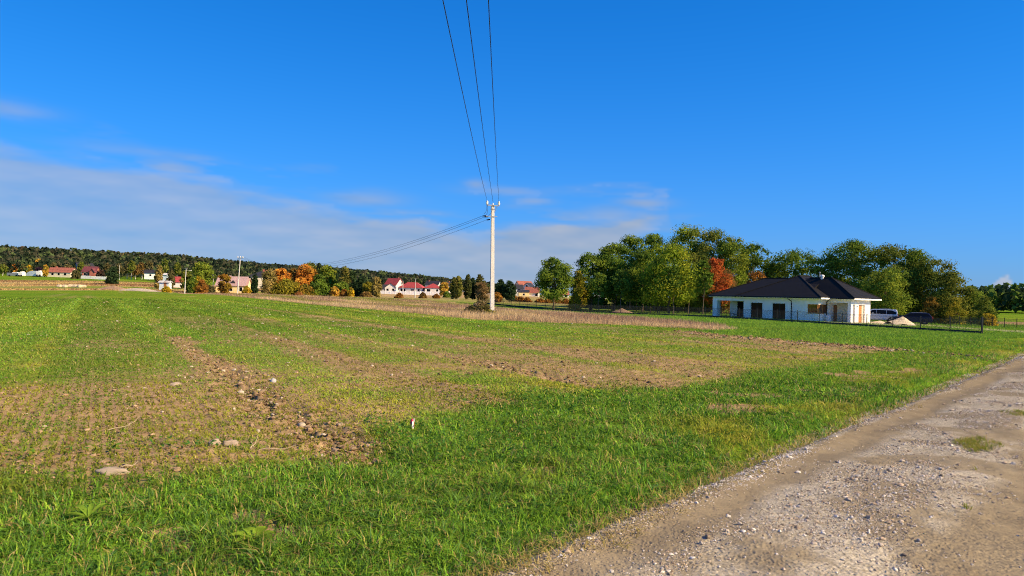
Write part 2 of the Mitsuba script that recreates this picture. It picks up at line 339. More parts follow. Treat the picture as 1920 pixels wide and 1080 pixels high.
# ---------------------------------------------------------------- mesh helpers
class MB:
    """Collects simple shapes into one mesh."""

    def __init__(self):
        self.v, self.f, self.c, self.n = [], [], [], 0

    def add(self, v, f, c=None):
        v, f = np.asarray(v, float), np.asarray(f, int)
        if f.shape[1] == 4:
            f = np.vstack([f[:, [0, 1, 2]], f[:, [0, 2, 3]]])
        self.v.append(v)
        self.f.append(f + self.n)
        if c is not None:
            self.c.append(np.broadcast_to(np.asarray(c, float), (len(v), 3)))
        self.n += len(v)
        return self

    def box(self, x0, y0, z0, x1, y1, z1, R=None, o=None):
        v = np.array([(x, y, z) for x in (x0, x1) for y in (y0, y1) for z in (z0, z1)], float)
        f = [(0, 1, 3, 2), (4, 6, 7, 5), (0, 4, 5, 1), (2, 3, 7, 6), (0, 2, 6, 4), (1, 5, 7, 3)]
        if R is not None:
            v = v @ np.asarray(R).T
        if o is not None:
            v = v + o
        return self.add(v, f)

    def tube(self, pts, rad, sides=7, cap=True):
        p = np.asarray(pts, float)
        tg = np.gradient(p, axis=0)
        tg /= np.linalg.norm(tg, axis=1, keepdims=True) + 1e-12
        ref = np.where(np.abs(tg[:, 2:]) < .9, [0, 0, 1.0], [1.0, 0, 0])
        a = np.cross(tg, ref)
        a /= np.linalg.norm(a, axis=1, keepdims=True) + 1e-12
        b = np.cross(tg, a)
        an = np.arange(sides) * 2 * np.pi / sides
        rr = np.broadcast_to(rad, (len(p),))[:, None, None]
        v = (p[:, None] + rr * (np.cos(an)[None, :, None] * a[:, None] + np.sin(an)[None, :, None] * b[:, None])).reshape(-1, 3)
        i, j = np.meshgrid(np.arange(len(p) - 1), np.arange(sides), indexing='ij')
        q = np.stack([i * sides + j, i * sides + (j + 1) % sides, (i + 1) * sides + (j + 1) % sides, (i + 1) * sides + j], -1).reshape(-1, 4)
        f = np.vstack([q[:, [0, 1, 2]], q[:, [0, 2, 3]]])
        if cap:
            n = len(p) * sides
            v = np.vstack([v, p[:1], p[-1:]])
            k = np.arange(sides)
            f = np.vstack([f, np.stack([(k + 1) % sides, k, np.full(sides, n)], -1), np.stack([n - sides + k, n - sides + (k + 1) % sides, np.full(sides, n + 1)], -1)])
        return self.add(v, f)

    def lathe(self, prof, o=(0, 0, 0), sides=16, axis=None):
        prof = np.asarray(prof, float)
        an = np.arange(sides) * 2 * np.pi / sides
        v = np.stack([prof[:, None, 0] * np.cos(an), prof[:, None, 0] * np.sin(an), np.broadcast_to(prof[:, None, 1], (len(prof), sides))], -1).reshape(-1, 3)
        i, j = np.meshgrid(np.arange(len(prof) - 1), np.arange(sides), indexing='ij')
        q = np.stack([i * sides + j, i * sides + (j + 1) % sides, (i + 1) * sides + (j + 1) % sides, (i + 1) * sides + j], -1).reshape(-1, 4)
        if axis is not None:
            v = v @ np.asarray(axis).T
        return self.add(v + np.asarray(o), q)

    def move(self, R, o):
        self.v = [v @ np.asarray(R).T + o for v in self.v]
        return self

    def mesh(self):
        return np.vstack(self.v), np.vstack(self.f)

    def colors(self):
        return np.vstack(self.c) if self.c else None


used = {}


def numbered(name):
    k = used.get(name, -1) + 1
    used[name] = k
    return name if k == 0 else f'{name}_{k:03d}'


def thing(name, label, cat=None, group=None, kind=None):
    key = numbered(name)
    e = {'label': label}
    if cat:
        e['category'] = cat
    if group:
        e['group'] = group
    if kind:
        e['kind'] = kind
    labels[key] = e
    return key


def part(parent, name, mb, material, smooth=False, color=None, label=None, **more):
    key = numbered(f'{parent}__{name}') if parent else name
    m = mb.mesh() if isinstance(mb, MB) else mb
    if color is None and isinstance(mb, MB):
        color = mb.colors()
    scene[key] = mikit.ply(m, material, smooth=smooth, color=color, **more)
    if label:
        labels[key] = {'label': label}
    return key


def again(parent, name, shape, to_world):
    """One more copy of a part's shape dict under another transform."""
    key = numbered(f'{parent}__{name}')
    scene[key] = {**shape, 'to_world': to_world}
    return key


def rotz(a):
    c, s = math.cos(a), math.sin(a)
    return np.array([[c, -s, 0], [s, c, 0], [0, 0, 1.0]])


def solid(m):
    mm = m.to_mesh()
    return np.array(mm.vert_properties[:, :3], float), np.array(mm.tri_verts)


def cube_m(x0, y0, z0, x1, y1, z1):
    return m3.Manifold.cube([x1 - x0, y1 - y0, z1 - z0]).translate([x0, y0, z0])


def hull(pts):
    return m3.Manifold.hull_points(np.asarray(pts, float))


# ---------------------------------------------------------------- the ground
def ground():
    az = np.radians(np.unique(np.concatenate([np.linspace(-41, 41, 500), np.linspace(-180, -42, 60), np.linspace(42, 180, 60)])))
    r = np.concatenate([[.3, 1.2, 2.2], np.exp(np.linspace(math.log(3.0), math.log(75), 270)), np.exp(np.linspace(math.log(76.5), math.log(1300), 100)), [1600, 2200, 3500, 6000, 9000]])
    A, R = np.meshgrid(az[:-1], r)
    X, Y = R * np.sin(A), R * np.cos(A)
    zn = zones(X, Y)
    Z = ground_z(X, Y, zn)
    v = np.stack([X, Y, Z], -1).reshape(-1, 3)
    na = len(az) - 1
    i, j = np.meshgrid(np.arange(len(r) - 1), np.arange(na), indexing='ij')
    q = np.stack([i * na + j, (i + 1) * na + j, (i + 1) * na + (j + 1) % na, i * na + (j + 1) % na], -1).reshape(-1, 4)[:, ::-1]
    f = np.vstack([q[:, [0, 1, 2]], q[:, [0, 2, 3]]])
    v = np.vstack([v, [[0, 0, 0]]])
    k = np.arange(na)
    f = np.vstack([f, np.stack([(k + 1) % na, k, np.full(na, len(v) - 1)], -1)])
    uv = np.vstack([np.stack([zn['green'], zn['dry']], -1).reshape(-1, 2), [[.9, .1]]])
    scene['ground'] = mikit.ply((v, f), 'ground_material', smooth=True, uv=uv)
    labels['ground'] = {'label': 'young green crop field with bare brown soil patches and meadows beyond', 'kind': 'structure'}


ground()


def edge_off(t):
    """How far the grass reaches over the road's nominal left edge."""
    t = np.asarray(t, float)
    return (fb(t, 0 * t, .55, 2, 46) - .5) * .36 + (fb(t, 0 * t, 2.6, 2, 47) - .5) * .12


def road_relief(t, u):
    w = (fb(t, u, .7, 2, 41) - .5) * .3
    v = u + w
    rut = lambda c, s: np.exp(-((v - c) / s) ** 2)
    z = .030 - .035 * rut(.30, .24) - .045 * rut(2.25, .45) + .02 * rut(1.25, .4) - .03 * rut(3.9, .4)
    z = z + (fb(t, u, 1.3, 3, 42) - .5) * .05 + (fb(t, u, 9, 3, 43) - .5) * .018
    tread = (np.exp(-((u - 1.60) / .022) ** 2) + np.exp(-((u - 1.73) / .022) ** 2)) * (.5 + .5 * np.sign(np.sin(t * 90)))
    z = z - .016 * tread * sstep(-.8, 0, t) * sstep(3.2, 2.2, t)
    edge = np.minimum(sstep(-.20, .10, u), sstep(ROAD_W + .12, ROAD_W - .1, u))
    return z * edge + (1 - edge) * -.055


def road():
    t = np.concatenate([np.linspace(-45, -6, 50)[:-1], np.linspace(-6, -1.6, 40)[:-1], np.linspace(-1.6, 9, 370)[:-1], 9 + np.cumsum(np.geomspace(.025, 3.0, 170))])
    u = np.linspace(-.38, ROAD_W + .14, 170)
    U, Tt = np.meshgrid(u, t)
    X, Y = RO[0] + RD[0] * Tt + RN[0] * U, RO[1] + RD[1] * Tt + RN[1] * U
    Z = terrain(X, Y) + road_relief(Tt, U)
    n = len(u)
    i, j = np.meshgrid(np.arange(len(t) - 1), np.arange(n - 1), indexing='ij')
    q = np.stack([i * n + j, i * n + j + 1, (i + 1) * n + j + 1, (i + 1) * n + j], -1).reshape(-1, 4)
    scene['road'] = mikit.ply((np.stack([X, Y, Z], -1).reshape(-1, 3), q), 'road_material', smooth=True, uv=np.stack([U, Tt], -1).reshape(-1, 2))
    labels['road'] = {'label': 'dirt road of brown wheel ruts and grey gravel', 'kind': 'structure'}


road()


# ---------------------------------------------------------------- stones
ICO = trimesh.creation.icosphere(subdivisions=0)
ICO1 = trimesh.creation.icosphere(subdivisions=1)
OCT = (np.array([(1, 0, 0), (-1, 0, 0), (0, 1, 0), (0, -1, 0), (0, 0, 1), (0, 0, -1)], float), np.array([(0, 2, 4), (2, 1, 4), (1, 3, 4), (3, 0, 4), (2, 0, 5), (1, 2, 5), (3, 1, 5), (0, 3, 5)]))


def scatter_stones(rng, P, size, col, base):
    bv, bf = base
    n, m = len(P), len(bv)
    sc = size[:, None, None] * rng.uniform(.6, 1.25, (n, 1, 3)) * np.array([1, 1, .62])
    v = bv[None] * rng.uniform(.72, 1.22, (n, m, 1))
    an = rng.uniform(0, 2 * np.pi, n)
    c, s = np.cos(an)[:, None], np.sin(an)[:, None]
    v = v * sc
    v = np.stack([v[..., 0] * c - v[..., 1] * s, v[..., 0] * s + v[..., 1] * c, v[..., 2]], -1) + P[:, None]
    f = bf[None] + (np.arange(n) * m)[:, None, None]
    return v.reshape(-1, 3), f.reshape(-1, 3), np.repeat(col, m, 0)


def gravel():
    rng = np.random.default_rng(5)
    n = 230000
    t = -1.4 + 40 * rng.random(n) ** 2.2
    u = rng.uniform(-.3, 3.3, n)
    w = (fb(t, u, .7, 2, 41) - .5) * .3
    v = u + w
    ue = u - edge_off(t)
    pale = np.exp(-((ue - .05) / .16) ** 2) * sstep(2.2, 2.8, t) * sstep(6.2, 5.0, t)
    den = .10 + 1.6 * pale + .75 * np.exp(-((v - 1.25) / .42) ** 2) + .9 * np.exp(-((ue - .03) / .09) ** 2) * sstep(.42, .55, fb(t, u, .45, 2, 44)) + .25 * np.exp(-((v - .75) / .2) ** 2)
    den *= .12 + 1.7 * sstep(.42, .62, fb(t, u, 1.7, 3, 45))
    den *= 1 - .8 * np.exp(-((v - .30) / .2) ** 2) - .75 * np.exp(-((v - 2.2) / .45) ** 2)
    keep = rng.random(n) < den
    pale = pale[keep][:58000]
    t, u = t[keep][:58000], u[keep][:58000]
    x, y = RO[0] + RD[0] * t + RN[0] * u, RO[1] + RD[1] * t + RN[1] * u
    z = terrain(x, y) + road_relief(t, u)
    size = np.exp(rng.normal(math.log(.0058), .42, len(t))) * (1 + .03 * np.clip(t, 0, 20))
    base = np.array([(.50, .43, .34), (.68, .63, .54), (.33, .26, .19), (.55, .43, .30), (.74, .70, .63), (.24, .20, .16)])
    col = base[rng.choice(6, len(t), p=[.3, .24, .18, .14, .08, .06])] * rng.uniform(.65, 1.05, (len(t), 1))
    col = np.where((rng.random(len(t)) < pale)[:, None], np.array([.70, .66, .60]) * rng.uniform(.7, 1.0, (len(t), 1)), col)
    big = size > .015
    mb = MB()
    P = np.stack([x, y, z + size * .28], -1)
    for m, b in ((big, (ICO.vertices, ICO.faces)), (~big, OCT)):
        vv, ff, cc = scatter_stones(rng, P[m], size[m], col[m], b)
        mb.add(vv, ff, cc)
    part(None, 'gravel', mb, 'matte_material')
    labels['gravel'] = {'label': 'loose grey and tan gravel lying on the dirt road', 'category': 'gravel', 'kind': 'stuff'}


gravel()


def field_stones():
    """Pale stones and clods lying in the field: each one a thing."""
    rng = np.random.default_rng(8)
    P0 = trimesh.creation.icosphere(subdivisions=2)

    def stone(label, x, y, rx, ry, rz, col, rot=0.0, group=None, seed=0, name='field_stone', base=P0, amp=.5):
        key = thing(name, label, 'stone' if 'stone' in name else 'clod', group)
        d = base.vertices
        nn = meshkit.fbm(d * 1.7 + seed * 7.1, 3, seed)
        v = d * (1 - amp / 2 + amp * nn[:, None]) * [rx, ry, rz]
        v[:, 2] = np.maximum(v[:, 2], -rz * .4)
        z = float(ground_z(np.array([x]), np.array([y]))[0])
        v = v @ rotz(rot).T + [x, y, z + rz * .02]
        nc = meshkit.fbm(v * 25, 3, seed)
        scene[key] = mikit.ply((v, base.faces), 'matte_material', smooth=True, color=np.asarray(col) * (.75 + .5 * nc[:, None]))

    stone('long flat beige stone on the grass at the lower left', -3.30, 5.77, .125, .06, .055, (.36, .30, .225), .15, seed=1, amp=1.25)
    stone('right one of two crumbly pale clods lying side by side', -2.78, 6.96, .075, .05, .05, (.35, .28, .205), .3, seed=2, amp=1.1, name='soil_clod')
    stone('left one of two crumbly pale clods lying side by side', -2.93, 6.93, .06, .045, .06, (.36, .29, .22), .9, seed=3, amp=1.1, name='soil_clod')
    stone('round cream stone in the soil left of the red marker stake', -2.49, 8.35, .055, .05, .045, (.42, .36, .27), seed=4)
    stone('white stone beside the dark churned wheel rut', -3.98, 11.66, .05, .04, .06, (.48, .47, .45), seed=5)
    stone('flat tan stone in the bare soil left of the wheel rut', -5.45, 11.3, .10, .07, .05, (.37, .30, .225), .4, seed=6)
    pts = [(770, 650), (700, 660), (925, 750), (1060, 730), (75, 747), (270, 730), (387, 788), (220, 660), (257, 743), (60, 657), (545, 775), (483, 806), (560, 814), (637, 797), (696, 648), (430, 590), (495, 588), (563, 609), (420, 590),
           (618, 617), (500, 592), (655, 612), (640, 590), (735, 705), (822, 765), (940, 665), (470, 680), (335, 702), (150, 735), (640, 620), (570, 640), (800, 590), (850, 640), (300, 600), (390, 600), (330, 585), (280, 610), (180, 620),
           (60, 600), (110, 590), (700, 620), (760, 615), (475, 600), (545, 595), (595, 600), (690, 600)]
    pts = [p for i, p in enumerate(pts) if p[1] < 645 or i % 2]
    for _ in range(90):
        px = rng.uniform(20, 1100)
        pts.append((px, rng.uniform(562 + max(0, px - 350) * .05, 600 + 60 * rng.random())))
    for i, (px, py) in enumerate(pts):
        r = FW + RT * (px - 960) / F + UP * (540 - py) / F
        k = -CAM_H / r[2]
        x, y = r[0] * k, r[1] * k
        s = rng.uniform(.014, .028) * (1 + y / 30)
        c = np.array([(.35, .295, .215), (.39, .34, .265), (.30, .245, .18), (.43, .39, .32)][i % 4])
        stone('pale stone lying among the crop seedlings', x, y, s * rng.uniform(.9, 1.5), s * rng.uniform(.8, 1.1), s * .85, c, rng.uniform(0, 3), 'pale stones scattered over the field', seed=10 + i, base=ICO1, amp=.7)
    # crumbs and clods of soil, too many and too small to pick apart
    n = 90000
    az, r = np.radians(rng.uniform(-37, 38, n)), np.exp(rng.uniform(math.log(5), math.log(34), n))
    x, y = r * np.sin(az), r * np.cos(az)
    zn = zones(x, y)
    keep = rng.random(n) < (zn['field'] * np.clip(1.2 - zn['green'], 0, 1) ** 1.3 * (.35 + 1.6 * zn['track'] * sstep(22, 14, r)) + zn['furrow'] * .9)
    x, y = x[keep], y[keep]
    zn = zones(x, y)
    size = np.exp(rng.normal(math.log(.0105), .5, len(x))) * (1 + .05 * np.clip(zn['r'] - 8, 0, 30)) * (1 + .45 * zn['track'] + .7 * zn['furrow'])
    size = np.minimum(size, .055)
    col = np.array([(.26, .175, .10), (.34, .245, .15), (.19, .125, .07)])[rng.integers(0, 3, len(x))] * rng.uniform(.75, 1.25, (len(x), 1))
    pale = rng.random(len(x)) < .05
    col[pale] = (.5, .43, .33)
    mb = MB()
    P = np.stack([x, y, ground_z(x, y, zn) + size * .3], -1)
    big = size > .02
    for mm, bs in ((big, (ICO.vertices, ICO.faces)), (~big, OCT)):
        mb.add(*scatter_stones(rng, P[mm], size[mm], col[mm], bs))
    part(None, 'soil_crumbs', mb, 'matte_material')
    labels['soil_crumbs'] = {'label': 'brown crumbs of soil turned up in the field', 'category': 'soil', 'kind': 'stuff'}


field_stones()


# ---------------------------------------------------------------- grass
def blades(rng, P, h, w, lean, col, seg=2, head=None, droop=.35):
    """Grass blades as curved tapering strips: (vertices, faces, colours)."""
    n = len(P)
    an = rng.uniform(0, 2 * np.pi, n) if head is None else head
    d = np.stack([np.cos(an), np.sin(an), np.zeros(n)], -1)
    fa = an + np.pi / 2 + rng.normal(0, .5, n)
    s = np.stack([np.cos(fa), np.sin(fa), np.zeros(n)], -1) * (w / 2)[:, None]
    up = np.array([0, 0, 1.0])
    levels = []
    for k in range(seg + 1):
        f = k / seg
        c = P + up * (h * f * (1 - droop * lean * f * f))[:, None] + d * (h * lean * f ** 1.7)[:, None]
        levels.append((c, 1 - .35 * f if k < seg else 0))
    vs = []
    for c, k in levels[:-1]:
        vs += [c - s * k, c + s * k]
    vs.append(levels[-1][0])
    m = len(vs)
    v = np.stack(vs, 1)
    fs = []
    for k in range(seg - 1):
        a = 2 * k
        fs += [(a, a + 1, a + 3), (a, a + 3, a + 2)]
    a = 2 * (seg - 1)
    fs.append((a, a + 1, a + 2))
    f = np.array(fs)[None] + (np.arange(n) * m)[:, None, None]
    # the foot of a blade is paler sheath, the tip a little drier
    return v.reshape(-1, 3), f.reshape(-1, 3), np.repeat(col, m, 0)


LUSH = np.array([(.140, .300, .026), (.185, .360, .034), (.105, .245, .028), (.260, .400, .045), (.150, .300, .07)])
STRAW = np.array([(.58, .46, .20), (.42, .32, .12), (.50, .43, .13), (.36, .30, .08)])


def wedge(rng, n, r0, r1, p=1.0, az0=-39, az1=39):
    az = np.radians(rng.uniform(az0, az1, n))
    r = r0 * (r1 / r0) ** (rng.random(n) ** p)
    return r * np.sin(az), r * np.cos(az)


def grass():
    rng = np.random.default_rng(12)
    # ---- the verge: long lush blades
    x, y = wedge(rng, 390000, 3.2, 40, .92)
    t, u = road_tu(x, y)
    m0 = (u < .3) & (u > -5.4)
    x, y = x[m0], y[m0]
    zn = zones(x, y)
    u = zn['u']
    clump = np.clip((fb(x, y, 5.0, 3, 51) - .5) * 1.7 + .5, 0, 1)
    edge = sstep(.25, -.45, u)
    ragged = fb(x, y, 2.5, 2, 55)
    m = (rng.random(len(x)) < zn['verge'] * np.clip(zn['green'] + .1, 0, 1) * (.3 + .7 * edge)) & (u < -.05 + edge_off(zn['t']) + (ragged - .5) * .30)
    x, y, u, clump, edge = x[m], y[m], u[m], clump[m], edge[m]
    dry = zn['dry'][m]
    r = np.hypot(x, y)
    z = np.maximum(ground_z(x, y), terrain(x, y) - .045)
    deep = sstep(-3.2, -.9, u)
    h = (.028 + .075 * clump + .045 * deep * clump) * rng.uniform(.45, 1.35, len(x)) * (.55 + .45 * edge) * (1 + .012 * r)
    w = np.clip(.0046 * (1 + .14 * r), 0, .06) * rng.uniform(.7, 1.4, len(x))
    lean = rng.uniform(.2, 1.7, len(x))
    tone = fb(x, y, 1.2, 3, 52)
    col = LUSH[rng.integers(0, 5, len(x))] * rng.uniform(.45, 1.45, (len(x), 1)) * (.68 + .64 * tone)[:, None]
    isdry = rng.random(len(x)) < np.clip(.085 + dry * .6, 0, .95)
    col[isdry] = STRAW[rng.integers(0, 4, isdry.sum())] * rng.uniform(.7, 1.1, (isdry.sum(), 1))
    yel = sstep(1.0, 2.4, zn['t'][m]) * sstep(.50, .66, fb(x, y, .8, 3, 53)) * np.exp(-((u + .9) / .8) ** 2)
    col = col * (1 - yel[:, None] * .6) + np.array([.46, .42, .05]) * yel[:, None] * .6
    mb = MB()
    near = r < 15
    for mm, sg in ((near, 2), (~near, 1)):
        mb.add(*blades(rng, np.stack([x, y, z], -1)[mm], h[mm], w[mm], lean[mm], col[mm], sg))
    # dead thatch lying along the road's edge
    x, y = wedge(rng, 60000, 3.2, 26)
    t, u = road_tu(x, y)
    m = (np.abs(u + .04 - edge_off(t) + (fb(x, y, 2.5, 2, 55) - .5) * .3) < .14)
    x, y = x[m], y[m]
    z = np.maximum(ground_z(x, y), terrain(x, y) - .02) + .02
    n = len(x)
    mb.add(*blades(rng, np.stack([x, y, z], -1), rng.uniform(.04, .11, n), np.clip(.004 * (1 + .12 * y), 0, .03), rng.uniform(.9, 2.2, n), STRAW[rng.integers(0, 4, n)] * rng.uniform(.6, 1.1, (n, 1)), 2))
    part(None, 'verge_grass', mb, 'grass_material')
    labels['verge_grass'] = {'label': 'long lush green grass of the verge beside the dirt road', 'category': 'grass', 'kind': 'stuff'}
    # ---- clover and small broad leaves in the verge
    x, y = wedge(rng, 30000, 3.3, 20)
    t, u = road_tu(x, y)
    cl = fb(x, y, .9, 3, 61)
    m = (u < -.7) & (u > -4.6) & (rng.random(len(x)) < sstep(.48, .62, cl))
    x, y = x[m], y[m]
    z = ground_z(x, y) + rng.uniform(.03, .09, len(x))
    n = len(x)
    an = rng.uniform(0, 6.28, n)
    s = rng.uniform(.010, .020, n) * (1 + .06 * y)
    tl = rng.normal(0, .35, (n, 2))
    ca, sa = np.cos(an), np.sin(an)
    e1 = np.stack([ca, sa, tl[:, 0]], -1) * s[:, None]
    e2 = np.stack([-sa, ca, tl[:, 1]], -1) * s[:, None]
    c = np.stack([x, y, z], -1)
    v = np.stack([c - e1, c - .6 * e2 + .1 * e1, c + e1, c + .6 * e2 + .1 * e1], 1).reshape(-1, 3)
    f = (np.array([(0, 1, 2), (0, 2, 3)])[None] + (np.arange(n) * 4)[:, None, None]).reshape(-1, 3)
    mb = MB().add(v, f, np.repeat(np.array([(.075, .19, .025), (.10, .22, .03), (.055, .15, .03)])[rng.integers(0, 3, n)] * rng.uniform(.8, 1.2, (n, 1)), 4, 0))
    part(None, 'clover', mb, 'grass_material')
    labels['clover'] = {'label': 'small round clover leaves in the verge grass', 'category': 'clover', 'kind': 'stuff'}
    # ---- the crop: short seedlings in drilled rows
    x, y = wedge(rng, 640000, 4.6, 95, .86)
    zn = zones(x, y)
    m = (zn['field'] > .5) & (zn['verge'] < .6)
    row = .125 * np.round(zn['q'] / .125) - zn['q']
    pull = sstep(30, 12, zn['r']) * .25
    x, y = x + FN[0] * row * pull, y + FN[1] * row * pull
    m &= rng.random(len(x)) < np.clip(zn['green'] * .72 + .32, .02, 1) ** 1.3 * .95
    x, y, dry, r, gr = x[m], y[m], zn['dry'][m], zn['r'][m], zn['green'][m]
    z = ground_z(x, y)
    n = len(x)
    h = (.022 + .034 * gr) * rng.uniform(.5, 1.5, n) * (1 + .010 * r)
    w = np.clip(.0048 * (1 + .14 * r), 0, .08) * rng.uniform(.7, 1.35, n)
    tone = fb(x, y, .6, 3, 54)
    col = LUSH[rng.integers(0, 5, n)] * rng.uniform(.6, 1.35, (n, 1)) * (.75 + .5 * tone)[:, None]
    y_ = np.clip(dry * 1.15 + rng.normal(0, .15, n), 0, .85)[:, None]
    col = col * (1 - y_) + y_ * np.array([.36, .34, .04])
    col = col * (.66 + .60 * zn['rowc'][m] - .30 * zn['tram'][m])[:, None]
    isdry = rng.random(n) < .06
    col[isdry] = STRAW[rng.integers(0, 4, isdry.sum())]
    mb = MB()
    near = r < 13
    P = np.stack([x, y, z], -1)
    lean = rng.uniform(.3, 1.9, n)
    for mm, sg in ((near, 2), (~near, 1)):
        mb.add(*blades(rng, P[mm], h[mm], w[mm], lean[mm], col[mm], sg))
    part(None, 'crop_seedlings', mb, 'grass_material')
    labels['crop_seedlings'] = {'label': 'short green and yellowing cereal seedlings covering the field', 'category': 'crop', 'kind': 'stuff'}
    # ---- the bright meadow right of the field
    x, y = wedge(rng, 300000, 15, 150, .8, -6, 39)
    zn = zones(x, y)
    m = (zn['field'] < .4) & (zn['verge'] < .5) & (zn['strip'] < .3) & (zn['q'] > 0) & (zn['a'] < 60) & (zn['u'] < -.1)
    m &= rng.random(len(x)) < zn['green']
    x, y, dry, r = x[m], y[m], zn['dry'][m], zn['r'][m]
    z = ground_z(x, y)
    n = len(x)
    tone = fb(x, y, .5, 3, 57)
    col = LUSH[rng.integers(0, 5, n)] * rng.uniform(.8, 1.25, (n, 1)) * (.8 + .5 * tone)[:, None]
    y_ = np.clip(dry * .9 + rng.normal(0, .1, n), 0, .85)[:, None]
    col = col * (1 - y_) + y_ * np.array([.30, .27, .07])
    mb = MB().add(*blades(rng, np.stack([x, y, z], -1), rng.uniform(.06, .15, n) * (1 + .006 * r), np.clip(.004 * (1 + .16 * r), 0, .12), rng.uniform(.3, 1.2, n), col, 1))
    part(None, 'meadow_grass', mb, 'grass_material')
    labels['meadow_grass'] = {'label': 'bright green meadow grass between the field and the black fence', 'category': 'grass', 'kind': 'stuff'}
    # ---- the strip of dead weeds behind the field
    rng = np.random.default_rng(13)
    n = 330000
    a = -12.5 + 205 * rng.random(n) ** 1.7
    q = rng.uniform(-1, 44, n)
    x, y = FO[0] + FN[0] * q + FD[0] * a, FO[1] + FN[1] * q + FD[1] * a
    zn = zones(x, y)
    den = np.interp(zn['a'], [-12, 0, 60, 190], [1, 1, .8, .6])
    m = (zn['strip'] > .35) & (rng.random(n) < den)
    x, y, q, a = x[m], y[m], zn['q'][m], zn['a'][m]
    front = zn['front'][m]
    z = ground_z(x, y)
    r = np.hypot(x, y)
    n = len(x)
    patch = meshkit.fbm(np.stack([q * .16, a * .05, 0 * q], -1), 3, 71)
    fine = fb(x, y, .6, 3, 72)
    greenish = sstep(.40, .54, meshkit.fbm(np.stack([q * .17, a * .03, 0 * q], -1), 3, 74)) * sstep(1.5, 5, q - front) * sstep(-9, 4, a)
    rim = sstep(1.6, .2, q - front)
    h = (.12 + .44 * fine * (1 - .5 * rim)) * rng.uniform(.5, 1.2, n) * (1 - .65 * greenish)
    h *= np.interp(a, [-12, -8, 0], [.55, .8, 1])
    purple, tan, grn = np.array([.27, .175, .13]), np.array([.60, .46, .26]), np.array([.20, .25, .035])
    k = sstep(.41, .51, patch)[:, None]
    col = (purple * k + tan * (1 - k)) * rng.uniform(.6, 1.35, (n, 1))
    col = np.where((rng.random(n) < .22)[:, None], tan * rng.uniform(.8, 1.2, (n, 1)), col)
    rr = np.clip(rim * .55, 0, 1)[:, None]
    col = col * (1 - rr) + rr * (tan * 1.0) * rng.uniform(.7, 1.2, (n, 1))
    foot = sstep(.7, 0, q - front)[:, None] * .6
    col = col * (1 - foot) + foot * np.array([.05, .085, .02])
    col = col * (1 - greenish[:, None]) + greenish[:, None] * grn * rng.uniform(.7, 1.3, (n, 1))
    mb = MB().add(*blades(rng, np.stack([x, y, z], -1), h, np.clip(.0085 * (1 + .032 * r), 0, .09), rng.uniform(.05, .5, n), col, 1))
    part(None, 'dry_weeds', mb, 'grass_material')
    labels['dry_weeds'] = {'label': 'strip of dead brown and straw coloured weeds behind the field', 'category': 'weeds', 'kind': 'stuff'}
    # ---- straw banks on the slope in the north-west
    n = 80000
    x, y = rng.uniform(-260, -70, n), rng.uniform(180, 335, n)
    zn = zones(x, y)
    bands = meshkit.fbm(np.stack([zn['a'] * .055, zn['q'] * .012, np.zeros_like(x)], -1), 3, 9)
    m = (zn['a'] > 188) & (zn['az'] < -18) & (bands > .42) & (zn['dry'] > .5)
    x, y, bands = x[m], y[m], bands[m]
    n = len(x)
    k = sstep(.5, .62, bands)[:, None]
    col = (np.array([.60, .44, .16]) * (1 - k) + np.array([.27, .15, .07]) * k) * rng.uniform(.7, 1.3, (n, 1))
    mb = MB().add(*blades(rng, np.stack([x, y, terrain(x, y)], -1), rng.uniform(.12, .45, n), rng.uniform(.15, .35, n), rng.uniform(.3, 1.4, n), col, 1))
    part(None, 'straw_banks', mb, 'grass_material')
    labels['straw_banks'] = {'label': 'bands of dry straw coloured grass on the far left slope', 'category': 'grass', 'kind': 'stuff'}


grass()


def tuft_patches():
    """Grass patches growing in the gravel of the road."""
    rng = np.random.default_rng(31)
    for label, (cx, cy), rt, ru, n in (('yellowish green grass patch growing in the gravel of the road', (5.26, 7.78), .60, .23, 6500), ('thin grass patch in the road at the right edge, behind the larger patch', (7.45, 10.1), .55, .25, 2600),
                                       ('tiny dark weed tuft low in the middle of the road', (3.55, 5.35), .05, .035, 90), ('tiny green weed tuft in the road below the large patch', (4.42, 6.55), .05, .03, 70)):
        key = thing('grass_patch', label, 'grass', kind='stuff')
        t0, u0 = road_tu(cx, cy)
        a, r = rng.uniform(0, 6.28, n), np.sqrt(rng.random(n))
        t, u = t0 + rt * r * np.cos(a), u0 + ru * r * np.sin(a)
        m = rng.random(n) < np.clip(1.2 - r * 1.25 + (fb(t, u, 5, 3, 62) - .5) * 2.2, 0, 1) ** 1.6 * .55
        t, u = t[m], u[m]
        x, y = RO[0] + RD[0] * t + RN[0] * u, RO[1] + RD[1] * t + RN[1] * u
        k = len(x)
        col = np.array([(.24, .29, .03), (.34, .32, .05), (.16, .23, .025), (.50, .40, .14)])[rng.choice(4, k, p=[.35, .3, .2, .15])] * rng.uniform(.7, 1.15, (k, 1))
        v, f, c = blades(rng, np.stack([x, y, terrain(x, y) + road_relief(t, u)], -1), rng.uniform(.02, .06, k), np.full(k, .005) * rng.uniform(.8, 1.5, k), rng.uniform(.4, 1.5, k), col, 2)
        scene[key] = mikit.ply((v, f), 'grass_material', color=c)


tuft_patches()


